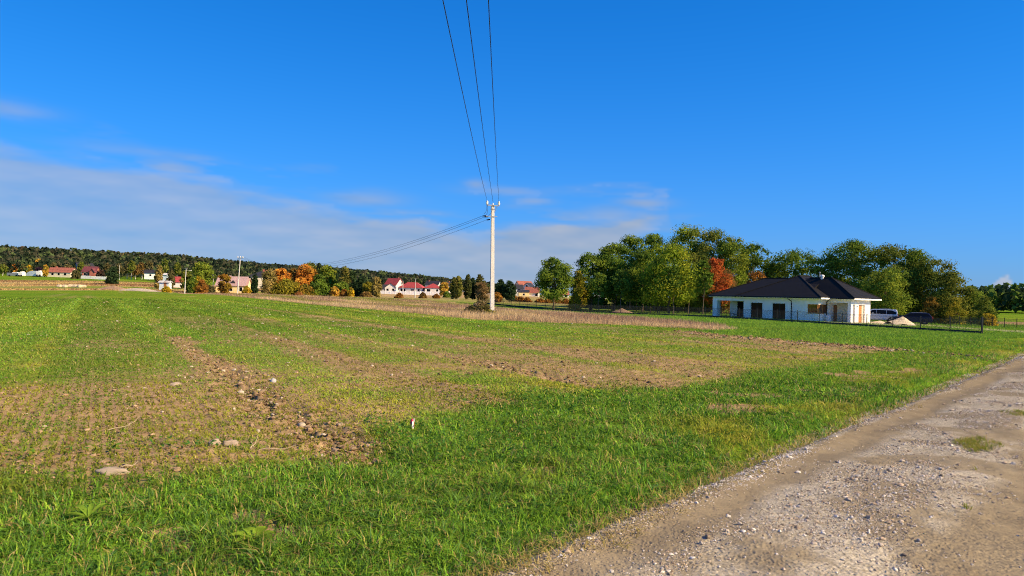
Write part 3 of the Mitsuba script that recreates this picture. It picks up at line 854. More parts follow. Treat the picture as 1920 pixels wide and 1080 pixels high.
def leafy_weed(label, x, y, specs, col):
    """A weed of broad leaves: specs are (bearing, length, width, rise)."""
    rng = np.random.default_rng(int(abs(x * 100)))
    key = thing('broadleaf_weed', label, 'weed')
    z = float(ground_z(np.array([x]), np.array([y]))[0]) + .02
    for an, ln, wd, rise in specs:
        an = math.radians(an)
        d, s = np.array([math.sin(an), math.cos(an), 0]), np.array([math.cos(an), -math.sin(an), 0])
        ts = np.linspace(0, 1, 8)
        mid = np.array([x, y, z]) + d * (ln * ts)[:, None] + np.array([0, 0, 1]) * (ln * (rise * ts - .75 * rise * ts ** 2.2) + .01)[:, None]
        wv = wd / 2 * np.sin(np.pi * np.clip(ts * .93 + .07, 0, 1)) ** .75 * (1 + .12 * np.sin(ts * 23))
        v = np.stack([mid - s * wv[:, None] + [0, 0, .012], mid, mid + s * wv[:, None] + [0, 0, .012]], 1).reshape(-1, 3)
        f = []
        for k in range(7):
            a = 3 * k
            f += [(a, a + 1, a + 4, a + 3), (a + 1, a + 2, a + 5, a + 4)]
        part(key, 'leaf', MB().add(v, f, np.asarray(col) * rng.uniform(.8, 1.2)), 'grass_material', smooth=True)


leafy_weed('broad yellowish green leaved weed at the bottom edge of the grass', -1.56, 4.33, [(a, l, w, r) for a, l, w, r in ((10, .13, .075, .9), (65, .12, .07, .7), (115, .14, .07, .6), (170, .13, .075, .6), (215, .15, .07, .5), (262, .16, .075, .6), (310, .14, .07, .8), (345, .09, .05, 1.2))], (.20, .32, .03))
leafy_weed('rosette of long narrow dock leaves in the lower left grass', -2.78, 4.62, [(20, .16, .035, 1.1), (80, .13, .03, .8), (140, .14, .03, .6), (205, .13, .034, .5), (255, .15, .032, .7), (300, .19, .042, .9), (340, .15, .034, 1.2)], (.16, .27, .03))
leafy_weed('small leafy weed low at the left border of the grass', -3.16, 4.25, [(30, .10, .045, .8), (100, .10, .04, .7), (180, .11, .045, .6), (250, .10, .04, .6), (320, .11, .045, .9)], (.13, .26, .03))


def stalks():
    """Bleached maize stalks left lying on the field."""
    rng = np.random.default_rng(77)
    for label, px, py, ln, an, lift in (('bleached forked plant stalk lying on the field at the left', 232, 808, .30, .5, .12), ('thin bleached stalk lying near the two pale clods', 520, 848, .34, .25, .03),
                                        ('short bleached stalk beside the long flat stone', 243, 888, .12, .6, .03), ('upright bleached straw beside the brown clod right of the pale pair', 476, 846, .14, 1.4, .10)):
        r = FW + RT * (px - 960) / F + UP * (540 - py) / F
        k = -CAM_H / r[2]
        x, y = r[0] * k, r[1] * k
        z = float(ground_z(np.array([x]), np.array([y]))[0]) + .025
        key = thing('dry_stalk', label, 'stalk')
        d = np.array([math.cos(an), math.sin(an), 0])
        ts = np.linspace(0, 1, 6)[:, None]
        mb = MB().tube(np.array([x, y, z]) + d * ln * (ts - .5) + np.array([0, 0, 1]) * lift * ts ** 2 + np.array([0, 0, .012]) * np.sin(ts * 7), np.linspace(.007, .003, 6), 5)
        if lift > .05:
            e = np.array([math.cos(an + 1.0), math.sin(an + 1.0), 0])
            mb.tube(np.array([x, y, z]) + e * ln * .5 * ts + np.array([0, 0, 1]) * lift * .5 * ts, np.linspace(.006, .002, 6), 5)
        scene[key] = mikit.ply(mb.mesh(), 'straw_stalk', smooth=True)


stalks()


def marker():
    x, y = -1.11, 7.97
    z = float(ground_z(np.array([x]), np.array([y]))[0])
    key = thing('marker_stake', 'short red and white survey marker stake stuck in the field soil', 'marker')
    R = rotz(.4)
    part(key, 'stake', MB().lathe([(0, 0), (.022, 0), (.024, .10), (.020, .125), (.008, .14), (0, .141)], (x, y, z - .01), 10), 'plastic_red', smooth=40)
    part(key, 'white_band', MB().box(-.010, -.031, .03, .012, -.024, .115, R, (x, y, z - .01)), 'film_white')
    part(key, 'ribbon', MB().box(-.006, -.003, .11, .006, .003, .15, R @ np.array([[1, 0, 0], [0, .95, -.3], [0, .3, .95]]), (x + .006, y + .03, z - .01)), 'film_white')


marker()


# ---------------------------------------------------------------- trees
PAL = {'oak_dark': [(0.138, 0.221, 0.032), (0.094, 0.160, 0.029), (0.200, 0.271, 0.034)], 'oak': [(0.206, 0.277, 0.035), (0.148, 0.215, 0.031), (0.281, 0.327, 0.041)], 'oak_bright': [(0.280, 0.347, 0.030), (0.193, 0.272, 0.027), (0.367, 0.387, 0.036)],
       'olive': [(0.157, 0.194, 0.032), (0.119, 0.160, 0.029), (0.205, 0.221, 0.039)], 'brown': [(0.221, 0.137, 0.044), (0.159, 0.111, 0.039), (0.276, 0.182, 0.055)], 'orange': [(.60, .27, .045), (.50, .21, .035), (.64, .36, .06)],
       'red': [(0.455, 0.111, 0.033), (0.345, 0.098, 0.031), (0.524, 0.169, 0.044)], 'yellow': [(0.552, 0.377, 0.028), (0.414, 0.312, 0.028), (0.304, 0.260, 0.033)], 'gold': [(.58, .38, .06), (.52, .30, .05), (.42, .32, .05)],
       'rust': [(0.304, 0.137, 0.031), (0.221, 0.111, 0.031), (0.373, 0.195, 0.039)], 'birch': [(0.304, 0.247, 0.072), (0.221, 0.195, 0.055), (0.386, 0.299, 0.099)], 'birch_green': [(0.179, 0.189, 0.039), (0.138, 0.156, 0.033), (0.262, 0.234, 0.055)],
       'pine': [(0.039, 0.072, 0.029), (0.028, 0.055, 0.024), (0.055, 0.091, 0.033)], 'willow': [(0.262, 0.240, 0.028), (0.207, 0.202, 0.028), (0.331, 0.273, 0.033)], 'yellow_green': [(0.235, 0.234, 0.024), (0.152, 0.176, 0.022), (0.345, 0.286, 0.033)],
       'dull': [(0.131, 0.124, 0.050), (0.103, 0.104, 0.044), (0.166, 0.137, 0.055)]}


def crown(rng, H, z0, R, shape, nleaf, ls, pal, lean=(0, 0), nclump=None, fill=.35):
    """Leaf sprays: many small leaf-sized faces in clumps; clumps spread through the crown's volume."""
    K = nclump or 80
    t = rng.random(K * 6)
    prof = {'round': lambda t: np.clip(1 - np.abs(2 * t - .78) ** 2.4 / 1.95, 0, 1) ** .5, 'column': lambda t: .55 + .45 * np.sin(np.pi * np.clip(t * .9 + .05, 0, 1)) - .35 * t, 'cone': lambda t: 1.02 - .86 * t ** 1.15,
            'bush': lambda t: np.sqrt(np.clip(1 - (t * 1.02) ** 2.4, 0, 1)), 'pine': lambda t: np.clip(.62 + .5 * np.sin(np.pi * t * 1.1), 0, 1) * (1 - .45 * t ** 2), 'weeping': lambda t: .9 - .45 * t ** 2,
            'wedge': lambda t: .45 + .55 * np.sin(np.pi * np.clip(t * .78 + .08, 0, 1))}[shape]
    t = t[rng.random(K * 6) < prof(t) ** 1.4][:K]
    t = np.concatenate([t, [.97, .92, .88, .95]])
    K = len(t)
    an = rng.uniform(0, 2 * np.pi, K)
    rad = R * prof(t) * np.sqrt(rng.uniform(fill ** 2, 1, K)) * .80 * rng.uniform(.75, 1.12, K)
    rad[-4:] *= np.array([.3, .55, .7, .5])
    rc = np.clip(R * .34, .22, 2.6) * rng.uniform(.55, 1.5, K)
    C = np.stack([np.cos(an) * rad + lean[0] * t, np.sin(an) * rad + lean[1] * t, z0 + (H - z0) * t - rc * .35 * t], -1)
    ctone = rng.uniform(.82, 1.28, K)
    cpal = np.asarray(pal)[rng.integers(0, len(pal), K)]
    w = rc ** 2
    ci = rng.choice(K, nleaf, p=w / w.sum())
    d = rng.normal(0, 1, (nleaf, 3))
    d /= np.linalg.norm(d, axis=1, keepdims=True)
    out = C[ci] - [0, 0, z0 + (H - z0) * .45]
    out /= np.linalg.norm(out, axis=1, keepdims=True) + 1e-9
    d = d + out * .45 + [0, 0, .15]
    d /= np.linalg.norm(d, axis=1, keepdims=True)
    core = rng.random(nleaf) < .22
    sq = np.array([1, 1, .72 if shape not in ('weeping', 'column') else 1.35])
    P = C[ci] + d * sq * (rc[ci] * np.where(core, rng.uniform(.05, .6, nleaf), rng.uniform(.45, 1.10, nleaf) ** .7))[:, None]
    P[:, 2] = np.maximum(P[:, 2], .08)
    nrm = d + rng.normal(0, .40, (nleaf, 3))
    nrm /= np.linalg.norm(nrm, axis=1, keepdims=True)
    a = np.cross(nrm, rng.normal(0, 1, (nleaf, 3)))
    a /= np.linalg.norm(a, axis=1, keepdims=True)
    b = np.cross(nrm, a)
    s = (ls * np.where(core, 2.0, 1.0) * rng.uniform(.55, 1.35, nleaf))[:, None]
    bend = nrm * s * .25
    v = np.stack([P - a * s * .55, P - b * s * .36 + bend, P + a * s * .6, P + b * s * .36 + bend], 1).reshape(-1, 3)
    f = (np.array([(0, 1, 2), (0, 2, 3)])[None] + (np.arange(nleaf) * 4)[:, None, None]).reshape(-1, 3)
    col = cpal[ci] * (ctone[ci] * rng.uniform(.72, 1.28, nleaf))[:, None]
    return v, f, np.repeat(col, 4, 0), C


def trunk_mesh(rng, H, z0, rb, C, lean=(0, 0), limbs=7, stems=1, sides=7):
    mb = MB()
    for s in range(stems):
        off = rng.normal(0, .25, 2) * (stems > 1)
        tip = np.array([lean[0], lean[1]]) * .8 + rng.normal(0, .15, 2) + off * (3.2 if stems > 1 else 0)
        ts = np.linspace(0, 1, 7)
        top = z0 + (H - z0) * .62
        wob = rng.normal(0, rb * .5, (7, 2))
        wob[0] = 0
        p = np.stack([off[0] + (tip[0] - off[0]) * ts + wob[:, 0], off[1] + (tip[1] - off[1]) * ts + wob[:, 1], -.15 + (top + .15) * ts], -1)
        r = rb * (1.0 - .72 * ts)
        r[0] *= 1.3
        mb.tube(p, r, sides)
        if limbs:
            for c in C[rng.permutation(len(C))[:limbs]]:
                k = rng.uniform(.35, .85)
                q = np.array([np.interp(k, ts, p[:, i]) for i in range(3)])
                q[2] = min(q[2], c[2] - .2)
                if q[2] < .5:
                    continue
                mid = (q + c) / 2 + [0, 0, .12 * np.linalg.norm(c - q)]
                mb.tube([q, mid, c], [rb * .42, rb * .25, rb * .08], 5)
    return mb


TREE_N = [0]


def tree(name, label, cat, px, d, top, width, pal, shape='round', z0=.22, nleaf=2600, ls=None, trunk=None, stems=1, limbs=6, bark='bark_material', group=None, fill=.35, base=None, nclump=None):
    TREE_N[0] += 1
    rng = np.random.default_rng(900 + TREE_N[0])
    P = spot(px, d)
    if base is not None:
        P[2] = base
    H = pos(px, top, d)[2] - P[2]
    R = width * d / F / 2
    key = thing(name, label, cat, group)
    ls = ls or max(.13, .0021 * d)
    v, f, c, C = crown(rng, H, H * z0, R, shape, nleaf, ls, PAL[pal] if isinstance(pal, str) else pal, fill=fill, nclump=nclump)
    part(key, 'crown', MB().add(v + P, f), 'leaf_material', color=c)
    tm = trunk_mesh(rng, H, max(H * z0, .3), trunk or max(.05, H * .018), C, limbs=limbs, stems=stems)
    tm.move(np.eye(3), P)
    part(key, 'trunk', tm, bark, smooth=50)
    return key


# ---- the grove left of the bungalow
tree('oak_tree', 'lone dark green oak standing left of the grove behind the fence', 'tree', 1037, 117, 484, 72, 'oak_dark', z0=0.24, nleaf=9100, trunk=.17, limbs=12)
tree('yellow_leaved_tree', 'small yellow leaved tree between the lone oak and the grove', 'tree', 1083, 121, 508, 38, 'yellow_green', z0=.08, nleaf=2600, shape='bush', stems=3, trunk=.07)
tree('yellow_shrub', 'low bright yellow shrub at the foot of the yellow leaved tree', 'shrub', 1078, 119, 550, 24, 'yellow', z0=.04, nleaf=900, shape='bush', stems=3, trunk=.04)
tree('oak_tree', 'dark spreading oak with several stems at the left end of the grove', 'tree', 1108, 124, 477, 82, 'oak_dark', z0=0.21, nleaf=8400, stems=4, trunk=.14, limbs=4)
tree('oak_tree', 'tall dark oak second from the left in the grove', 'tree', 1150, 124, 458, 77, 'oak_dark', z0=0.20, nleaf=8400, stems=2, trunk=.16)
tree('oak_tree', 'dark oak whose top rises behind the left part of the grove', 'tree', 1182, 136, 443, 82, 'oak_dark', z0=0.20, nleaf=8400, trunk=.22)
tree('oak_tree', 'dark oak in the shade left of the bright green front tree', 'tree', 1204, 121, 470, 69, 'oak_dark', z0=0.24, nleaf=7000, trunk=.17)
tree('oak_tree', 'oak with a jagged dark top behind the bright green front tree', 'tree', 1226, 137, 437, 74, 'oak_dark', z0=0.21, nleaf=7700, trunk=.2)
tree('lime_tree', 'bright yellowish green tree standing foremost in the grove', 'tree', 1254, 113, 461, 118, 'oak_bright', z0=0.17, nleaf=9500, trunk=.17, limbs=10)
tree('oak_tree', 'tallest oak of the grove, its crown forming the highest treetop', 'tree', 1284, 139, 428, 102, 'oak', z0=0.21, nleaf=10500, trunk=.24)
tree('oak_tree', 'olive green oak right of the tallest treetop of the grove', 'tree', 1330, 135, 431, 104, 'olive', z0=0.18, nleaf=10500, trunk=.22)
tree('oak_tree', 'olive brown oak between the bright front tree and the red one', 'tree', 1310, 122, 476, 77, 'olive', z0=0.15, nleaf=7000, trunk=.17)
tree('red_maple', 'tree with reddish orange autumn leaves left of the bungalow roof', 'tree', 1341, 119, 484, 56, 'red', z0=0.18, nleaf=4200, trunk=.14)
tree('oak_tree', 'shaded brownish tree under the red leaved one beside the terrace', 'tree', 1352, 122, 506, 64, 'brown', z0=0.11, nleaf=4480, trunk=.13)
tree('oak_tree', 'yellow tinged oak behind the red leaved tree', 'tree', 1368, 131, 443, 77, 'oak', z0=0.18, nleaf=7700, trunk=.2)
tree('oak_tree', 'dark bluish green oak at the right end of the left grove', 'tree', 1412, 138, 457, 90, 'oak_dark', z0=0.17, nleaf=8400, trunk=.2)
tree('rust_tree', 'small rusty brown tree just behind the left roof slope', 'tree', 1420, 124, 509, 50, 'rust', z0=.2, nleaf=2600, trunk=.1)
tree('oak_tree', 'round dark green oak rising behind the roof ridge of the bungalow', 'tree', 1487, 134, 470, 110, 'oak_dark', z0=0.17, nleaf=9800, trunk=.2)
tree('oak_tree', 'low dark oak in the gap left of the white roof vent', 'tree', 1455, 137, 494, 61, 'oak', z0=0.17, nleaf=4900, trunk=.14)
# ---- the grove right of the bungalow
tree('oak_tree', 'dark oak just right of the white roof vent', 'tree', 1552, 128, 480, 69, 'oak', z0=0.15, nleaf=6720, trunk=.18)
tree('oak_tree', 'tall dark oak highest in the right grove behind the bungalow', 'tree', 1594, 126, 453, 104, 'oak_dark', z0=0.17, nleaf=10500, trunk=.22)
tree('oak_tree', 'oak with brownish tint above the right roof corner', 'tree', 1636, 121, 466, 90, 'oak', z0=0.15, nleaf=8400, trunk=.2)
tree('oak_tree', 'broad olive oak with a rounded top above the parked cars', 'tree', 1672, 117, 461, 104, 'olive', z0=0.18, nleaf=10500, trunk=.22)
tree('oak_tree', 'green oak overhanging the silver van', 'tree', 1660, 108, 506, 104, 'oak', z0=0.21, nleaf=7700, trunk=.17)
tree('oak_tree', 'dark oak behind the navy car with its top sloping right', 'tree', 1712, 116, 469, 94, 'oak_dark', z0=0.15, nleaf=9100, trunk=.2)
tree('oak_tree', 'olive green oak on the falling right side of the right grove', 'tree', 1748, 112, 486, 96, 'olive', z0=0.09, nleaf=9100, trunk=.18)
tree('oak_tree', 'yellowing oak second from the right end of the right grove', 'tree', 1784, 109, 508, 90, 'olive', z0=0.06, nleaf=7700, trunk=.15, shape='bush')
tree('oak_tree', 'small green oak at the right end of the right grove', 'tree', 1817, 110, 537, 72, 'oak', z0=0.06, nleaf=5880, trunk=.12, shape='bush')
tree('rust_tree', 'golden brown small tree right behind the navy car', 'tree', 1746, 101, 556, 36, [(.34, .20, .03), (.24, .15, .03), (.14, .12, .03)], z0=.1, nleaf=1800, trunk=.07, shape='bush')
tree('yellow_shrub', 'yellowish shrub under the right grove, right of the golden brown tree', 'shrub', 1787, 100, 560, 52, 'yellow_green', z0=.03, nleaf=2200, shape='bush', stems=3, trunk=.05)
tree('olive_shrub', 'low olive shrub at the far right foot of the right grove', 'shrub', 1845, 103, 556, 44, 'olive', z0=.03, nleaf=2000, shape='bush', stems=3, trunk=.05)
tree('yellow_shrub', 'low yellow shrub beside the fence corner post at the right', 'shrub', 1852, 97, 588, 30, 'yellow', z0=.03, nleaf=900, shape='bush', stems=3, trunk=.04)


def undergrowth():
    rng = np.random.default_rng(64)
    mb = MB()
    for px in np.arange(1095, 1345, 7):
        P = spot(px + rng.uniform(-4, 4), rng.uniform(138, 150))
        v, f, c, Cc = crown(rng, rng.uniform(2.2, 4.2), .1, rng.uniform(1.2, 2.0), 'bush', 420, .36, PAL['oak_dark'], nclump=20)
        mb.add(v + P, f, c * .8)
    for px in np.arange(1560, 1860, 9):
        P = spot(px + rng.uniform(-4, 4), rng.uniform(122, 130))
        v, f, c, Cc = crown(rng, rng.uniform(2.2, 4.0), .1, rng.uniform(1.2, 2.0), 'bush', 420, .36, PAL['oak_dark'], nclump=20)
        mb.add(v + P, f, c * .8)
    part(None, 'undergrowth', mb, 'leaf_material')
    labels['undergrowth'] = {'label': 'dark undergrowth at the back of the groves', 'category': 'undergrowth', 'kind': 'stuff'}


undergrowth()
# thin bare trunks in the shade of the left grove
ORD = ['first', 'second', 'third', 'fourth', 'fifth', 'sixth', 'seventh', 'eighth', 'ninth', 'tenth', 'eleventh', 'twelfth', 'thirteenth', 'fourteenth']
rng0 = np.random.default_rng(70)
for i, px in enumerate((1122, 1146, 1163, 1176, 1193, 1219, 1233, 1262, 1271, 1290, 1318)):
    d = rng0.uniform(110, 128)
    P = spot(px, d)
    TREE_N[0] += 1
    rng = np.random.default_rng(900 + TREE_N[0])
    H = rng.uniform(6.5, 9)
    key = thing('young_oak', f'thin pale trunked young tree in the left grove, {ORD[i]} such trunk from the left', 'tree', 'thin trunks under the left grove')
    v, f, c, C = crown(rng, H, H * .42, 1.5, 'round', 900, .30, PAL['oak_dark'])
    part(key, 'crown', MB().add(v + P, f), 'leaf_material', color=c)
    part(key, 'trunk', trunk_mesh(rng, H, H * .4, .085, C, limbs=3).move(np.eye(3), P), 'bark_material', smooth=50)

# ---- trees and shrubs in the middle distance, left of the pole
MT = 'tree'
tree('weeping_birch', 'pale weeping birch with a white trunk left of the orange maples', MT, 504, 186, 510, 34, 'birch', 'weeping', .18, 2400, trunk=.13, bark='birch_material')
tree('orange_maple', 'orange maple left of the taller orange one', MT, 527, 196, 504, 34, 'orange', z0=.25, nleaf=2200)
tree('orange_maple', 'small orange maple between the two larger orange ones', MT, 548, 199, 503, 26, [(.40, .19, .03), (.30, .17, .04), (.20, .16, .05)], z0=.2, nleaf=1600)
tree('orange_maple', 'tall bright orange maple, highest of the orange ones', MT, 573, 199, 497, 46, 'orange', z0=.30, nleaf=3200)
tree('orange_maple', 'orange maple low in front of the tall orange one', MT, 562, 194, 521, 28, 'orange', z0=.2, nleaf=1500)
tree('willow_bush', 'big yellowish green willow bush in front of the orange maples', 'bush', 537, 187, 524, 62, 'willow', 'bush', .05, 3600, stems=6, trunk=.06)
tree('willow_bush', 'yellow orange bush right of the willow, under the orange maples', 'bush', 571, 186, 534, 34, [(.30, .20, .03), (.20, .18, .03), (.14, .14, .03)], 'bush', .05, 1500, stems=4, trunk=.05)
tree('orange_shrub', 'low pinkish orange shrub at the weed strip under the maples', 'shrub', 561, 180, 549, 16, [(.42, .20, .07), (.34, .16, .05)], 'bush', .03, 450, stems=3, trunk=.03)
tree('broadleaf_tree', 'olive treetop rising behind the tall orange maple', MT, 583, 212, 493, 44, 'olive', z0=.2, nleaf=2600)
tree('spruce_tree', 'dark tree with a pointed top right of the orange maples', MT, 597, 204, 493, 22, 'pine', 'cone', .05, 1500)
tree('broadleaf_tree', 'dark green tree right beside the orange maples', MT, 596, 192, 515, 36, 'oak_dark', z0=.06, nleaf=2600, shape='bush')
tree('broadleaf_tree', 'tall green tree second right of the orange maples', MT, 613, 198, 496, 36, 'oak', z0=.10, nleaf=2800)
tree('spruce_tree', 'green conifer in the middle of the clump right of the orange maples', MT, 630, 200, 506, 26, 'pine', 'cone', .05, 1800)
tree('larch_tree', 'yellowish green pointed tree in the clump left of the red roofed houses', MT, 645, 195, 502, 26, 'birch_green', 'column', .08, 2000)
tree('pine_tree', 'dark pine right of the yellowish pointed tree', MT, 660, 196, 510, 28, 'pine', 'pine', .06, 1900)
tree('pine_tree', 'broad dark pine near the right end of the clump', MT, 677, 192, 520, 34, 'pine', 'bush', .05, 2300)
tree('broadleaf_tree', 'dark bush between the orange shrubs and the dark pines', MT, 641, 189, 528, 40, 'oak_dark', 'bush', .04, 2000)
tree('gold_tree', 'bright orange yellow small tree before the dark clump', MT, 627, 183, 538, 18, 'gold', 'bush', .05, 1000, stems=2, trunk=.05)
tree('gold_tree', 'dull brownish small tree between the two golden ones', MT, 645, 184, 543, 16, 'rust', 'bush', .05, 700, stems=2, trunk=.05)
tree('gold_tree', 'slim golden small tree left of the broad dark pine', MT, 658, 183, 540, 13, 'yellow', 'bush', .08, 650, stems=2, trunk=.05)
tree('willow_tree', 'pale yellow green willow left of the slim birch', MT, 691, 188, 530, 28, 'willow', 'round', .2, 1400)
tree('birch_tree', 'slim birch with a white trunk just left of the white wall', MT, 706, 184, 521, 22, 'birch', 'column', .12, 1300, trunk=.10, bark='birch_material')
tree('brown_bush', 'brown leafless bush at the foot of the slim birch', 'bush', 687, 182, 547, 22, 'brown', 'bush', .03, 600, stems=4, trunk=.03)
tree('rust_bush', 'small rusty bush left of the pole before the white wall', 'bush', 749, 200, 550, 16, 'rust', 'bush', .03, 450, stems=3, trunk=.03)
tree('rust_bush', 'small brownish bush right of the pole before the white wall', 'bush', 793, 205, 549, 14, 'brown', 'bush', .03, 450, stems=3, trunk=.03)
tree('rust_bush', 'small orange brown bush before the right end of the white wall', 'bush', 818, 205, 552, 14, 'rust', 'bush', .03, 450, stems=3, trunk=.03)
tree('gold_tree', 'round golden tree beside the right end of the white wall', MT, 833, 262, 530, 18, 'gold', 'round', .2, 900)
tree('dark_bush', 'dark bush under the round golden tree', 'bush', 838, 255, 547, 16, 'oak_dark', 'bush', .03, 500)
tree('birch_tree', 'leftmost of the yellowish birches left of the concrete pole', MT, 851, 178, 522, 20, 'birch_green', 'column', .1, 1300, trunk=.09, bark='birch_material')
tree('birch_tree', 'birch with a pale trunk second left in the row by the concrete pole', MT, 859, 174, 519, 18, 'birch_green', 'column', .1, 1300, trunk=.09, bark='birch_material')
tree('birch_tree', 'dark slender birch in the middle of the row by the concrete pole', MT, 876, 176, 517, 18, [(.075, .095, .03), (.055, .075, .03), (.11, .12, .035)], 'column', .08, 1400, trunk=.09, bark='birch_material')
tree('spruce_tree', 'narrow dark conifer in the birch row', MT, 886, 180, 521, 14, 'pine', 'cone', .06, 1000)
tree('birch_tree', 'tall birch right in the row, behind the brown tree', MT, 899, 178, 517, 24, [(.10, .11, .035), (.08, .09, .03), (.14, .13, .04)], 'column', .08, 1600, trunk=.09, bark='birch_material')
tree('brown_tree', 'small brown leaved tree just left of the concrete pole', MT, 904, 128, 530, 28, [(.22, .14, .06), (.16, .11, .05), (.27, .19, .08)], 'wedge', .06, 1900, ls=.2, stems=4, trunk=.05)
tree('rust_bush', 'rusty bush right behind the foot of the concrete pole', 'bush', 931, 150, 548, 20, 'rust', 'bush', .05, 900, stems=3, trunk=.04)
tree('pine_tree', 'dark green pine with two tops right of the concrete pole, its left crown', MT, 938, 165, 524, 26, 'pine', 'pine', .12, 2000, stems=1)
tree('pine_tree', 'dark green pine right of the concrete pole, the right one of two', MT, 955, 163, 526, 28, 'pine', 'pine', .14, 2000)
for i, (px, top, w) in enumerate(((966, 556, 16), (976, 557, 18), (988, 558, 16), (1013, 561, 22), (1028, 562, 20), (1047, 562, 22), (1060, 561, 18))):
    tree('hedge_shrub', f'orange brown shrub, {ORD[i]} from the left in the hedge below the far right houses', 'shrub', px, 172, top, w, 'rust', 'bush', .03, 500, stems=3, trunk=.03, group='autumn hedge below the far houses')

# ---- the bramble thicket at the concrete pole
tree('bramble_bush', 'brown leafy bush growing against the foot of the concrete pole', 'bush', 902, 54.5, 565, 38, [(.20, .145, .06), (.26, .20, .10), (.12, .11, .035), (.34, .27, .16)], 'bush', .03, 3600, ls=.15, stems=6, trunk=.02)
tree('bramble_bush', 'low dark bush left of the brown bush at the concrete pole', 'bush', 884, 53.5, 575, 28, [(.085, .075, .035), (.06, .07, .025), (.14, .11, .05)], 'bush', .03, 1600, ls=.12, stems=5, trunk=.015)
tree('bramble_bush', 'small yellow green weed clump in front of the concrete pole', 'bush', 917, 54, 582, 26, [(.19, .20, .03), (.25, .22, .05), (.12, .14, .03)], 'bush', .03, 900, ls=.11, stems=5, trunk=.012)

# ---- around the yellow house
tree('broadleaf_tree', 'big green tree between the lamp pole and the yellow house', MT, 379, 214, 492, 44, 'oak', 'round', .06, 3400)
tree('broadleaf_tree', 'dark tree in the shade behind the lamp pole', MT, 361, 200, 520, 28, 'oak_dark', 'bush', .04, 1600)
tree('yellow_leaved_tree', 'small yellow tree before the big green tree', MT, 371, 195, 518, 14, 'yellow', 'bush', .2, 600)
tree('rust_bush', 'rusty brown shrub left of the yellow house', 'bush', 379, 192, 525, 24, 'rust', 'bush', .04, 1300, stems=4, trunk=.04)
tree('dark_bush', 'dull green bush beside the rusty one near the yellow house', 'bush', 394, 194, 537, 18, 'dull', 'bush', .04, 700, stems=3, trunk=.04)
tree('orange_maple', 'orange and yellow tree right in front of the yellow house', MT, 421, 214, 515, 24, [(.34, .18, .03), (.28, .20, .03), (.20, .14, .04)], 'wedge', .06, 1700)
tree('yellow_shrub', 'yellow shrub at the right corner of the yellow house', 'shrub', 462, 214, 537, 17, 'yellow', 'bush', .03, 700, stems=3, trunk=.03)
tree('spruce_tree', 'dark conifer right of the yellow house', MT, 477, 222, 515, 15, 'pine', 'column', .04, 1300)
tree('spruce_tree', 'second dark conifer, directly beside the yellow house', MT, 468, 240, 521, 14, 'pine', 'column', .04, 1000)
tree('yellow_shrub', 'round yellow green shrub at the field edge left of the lamp pole', 'shrub', 312, 198, 538, 17, 'yellow', 'bush', .05, 700, stems=2, trunk=.03)
tree('birch_tree', 'birch with yellow leaves between the far left yards and the red roof', MT, 297, 232, 499, 18, 'birch', 'column', .1, 1400, trunk=.1, bark='birch_material')
tree('broadleaf_tree', 'dark narrow tree right of the yellow birch', MT, 320, 246, 505, 16, 'dull', 'column', .06, 1000)
tree('broadleaf_tree', 'dark tree right of the red roof behind the lamp pole', MT, 349, 250, 508, 22, 'olive', 'round', .1, 1200)
tree('pine_tree', 'round dark green pine standing alone on the far left meadow', MT, 211, 268, 501, 25, 'pine', 'bush', .04, 2000)
# ---- the far left yards
tree('gold_tree', 'golden birch left of the far red roofed farmhouse', MT, 85, 335, 498, 10, 'gold', 'column', .15, 700, bark='birch_material', trunk=.1)
tree('gold_tree', 'bright orange tree on the lower slope of the far left wood', MT, 27, 360, 495, 9, 'orange', 'round', .2, 500)
tree('gold_tree', 'pale golden tree standing out in the far left wood', MT, 71, 430, 486, 14, 'gold', 'round', .25, 600)
tree('gold_tree', 'dull yellow tree above the grey trailers at the far left', MT, 54, 355, 498, 12, 'yellow', 'round', .1, 600)
tree('dark_bush', 'dull bush between the far red roofed farmhouse and the brick house', 'bush', 142, 318, 507, 18, 'dull', 'bush', .04, 800)
tree('plum_tree', 'dark purple leaved tree behind the polytunnel', MT, 74, 345, 502, 12, [(.075, .035, .055), (.05, .03, .045)], 'round', .1, 600)
tree('dark_bush', 'dark reddish tree right of the far brick house', 'bush', 189, 330, 507, 16, [(.07, .055, .04), (.09, .05, .035)], 'bush', .04, 700)
for i, (px, top, w, pal) in enumerate(sorted(((224, 494, 15, 'dull'), (238, 491, 16, 'dull'), (254, 498, 12, 'brown'), (266, 493, 15, 'brown'), (279, 489, 16, 'dull'), (246, 489, 13, 'olive'), (308, 486, 16, 'olive'), (332, 492, 14, 'olive'), (200, 494, 12, 'dull'), (128, 497, 14, 'dull'),
                                       (100, 494, 12, 'dull'), (152, 492, 14, 'olive'), (5, 496, 16, 'olive'), (40, 492, 13, 'dull')))):
    tree('edge_tree', f'greyish pale trunked tree, {ORD[i]} from the left along the foot of the far wood', MT, px, 345 + (i * 7) % 25, top, w, pal, 'round', .38, 500, bark='birch_material', trunk=.14, group='trees along the foot of the far wood')


